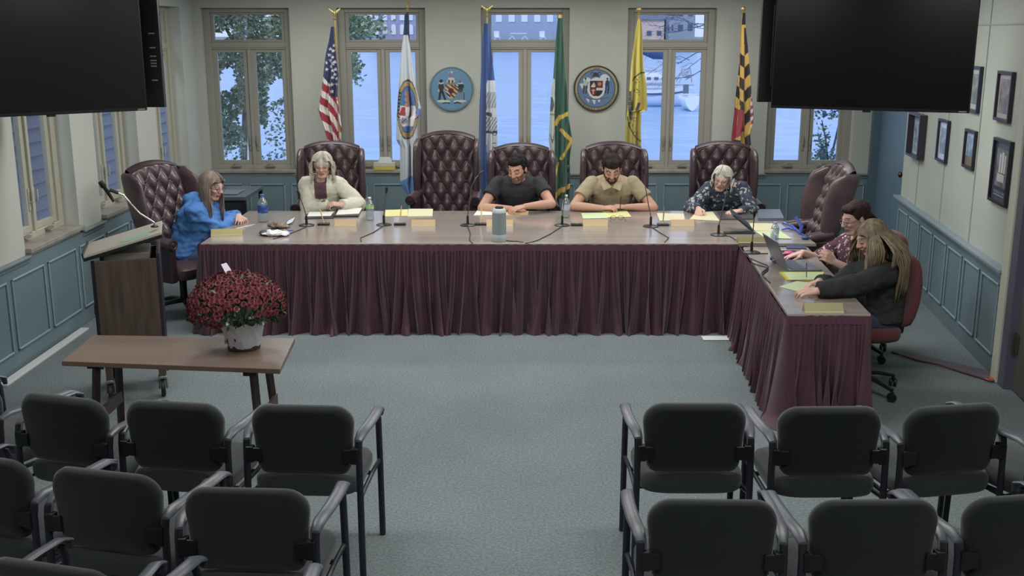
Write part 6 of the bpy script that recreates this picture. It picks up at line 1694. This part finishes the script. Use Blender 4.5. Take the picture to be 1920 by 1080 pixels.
# clear acrylic guard and black cube behind the laptop
p = onZ(1452, 492, SZ); t = thing('web_camera', 'small black web camera in front of the laptop lid', 'camera', tuple(p)); b = MB(); b.ell((0,0,.03), (.035,.03,.022), 14); b.build('camera_body', m_blk, t); b = MB(); b.lathe([(.02,0),(.02,.006),(.008,.012),(.008,.02)], 12); b.build('stand', m_chrome, t); b = MB(); b.tube([(-.03,-.032,.02),(.03,-.032,.035)], .005, 6); b.build('silver_strip', m_chrome, t)
b = MB(); p = onZ(1446, 490, SZ); b.box((0,0,.11), (.012,.14,.22)); o = b.build('acrylic_stand', clearmat('acrylic', (214,220,236), .15, .1, .35), smooth=0, loc=p); o.rotation_euler = (0, R(4), R(-5)); tag(o, 'clear acrylic sign holder standing left of the laptop lid', 'sign holder')
p = onZ(1478, 478, SZ); t = thing('computer_mouse', 'pink computer mouse under the hand of the floral blouse woman', 'mouse', tuple(p)); b = MB(); b.loft([(V((-.05,0,.008)), V((0,.018,0)), V((0,0,.008))), (V((-.03,0,.014)), V((0,.03,0)), V((0,0,.014))), (V((.02,0,.017)), V((0,.031,0)), V((0,0,.017))), (V((.05,0,.008)), V((0,.018,0)), V((0,0,.008)))], 14); b.build('mouse_shell', mat('pink mouse', (200,86,136), .35), t); b = MB(); b.bx((-.045,-.003,.018), (-.02,.003,.028)); b.build('scroll_wheel', m_blk, t, smooth=0)
sheet('mouse_pad', [(1452,488),(1502,488),(1492,470),(1448,470)], SZ, mat('dark mouse pad', (52,52,58), .9), 'dark mouse pad under the pink mouse', 'mouse pad')
sheet('phone', [(1475,467),(1512,468),(1510,461),(1472,460)], SZ, mat('navy phone case', (60,70,104), .4), 'smartphone in a navy and white case behind the pink mouse', 'phone', .01)
sheet('notepad', [(1476,526),(1540,526),(1544,511),(1461,511)], SZ+.001, mat('yellow notebook edge', (206,196,70), .6), 'yellow edged notebook in front of the laptop', 'notebook', .006)
sheet('notebook_page', [(1482,525),(1538,524),(1545,511),(1468,511)], SZ+.007, m_grn, 'open written pages lying on the yellow edged notebook', 'paper', .002, printed=4)
sheet('paper_sheet', [(1461,538),(1515,551),(1540,533),(1494,528)], SZ+.001, m_grn, 'pale sheet under the writing hand of the black hoodie woman', printed=5)
for pts, lab in (([(1383,458),(1400,480),(1425,492),(1441,500),(1428,512),(1436,522)], 'dark looping cable along the inner edge of the side table'), ([(1400,470),(1410,492),(1440,503),(1430,516),(1444,530)], 'second dark cable looping beside the laptop screen')):
    b = MB(); C_ = [onZ(x, y, SZ+.005) for x, y in pts]; out = []
    for i in range(len(C_)-1):
        p0, p1, p2, p3 = C_[max(i-1,0)], C_[i], C_[i+1], C_[min(i+2, len(C_)-1)]
        for k in range(6):
            f = k/6; out.append(.5*((2*p1)+(-p0+p2)*f+(2*p0-5*p1+4*p2-p3)*f*f+(-p0+3*p1-3*p2+p3)*f**3))
    out.append(C_[-1]); b.tube(out, .004, 6); tag(b.build('cable', m_blk), lab, 'cable')
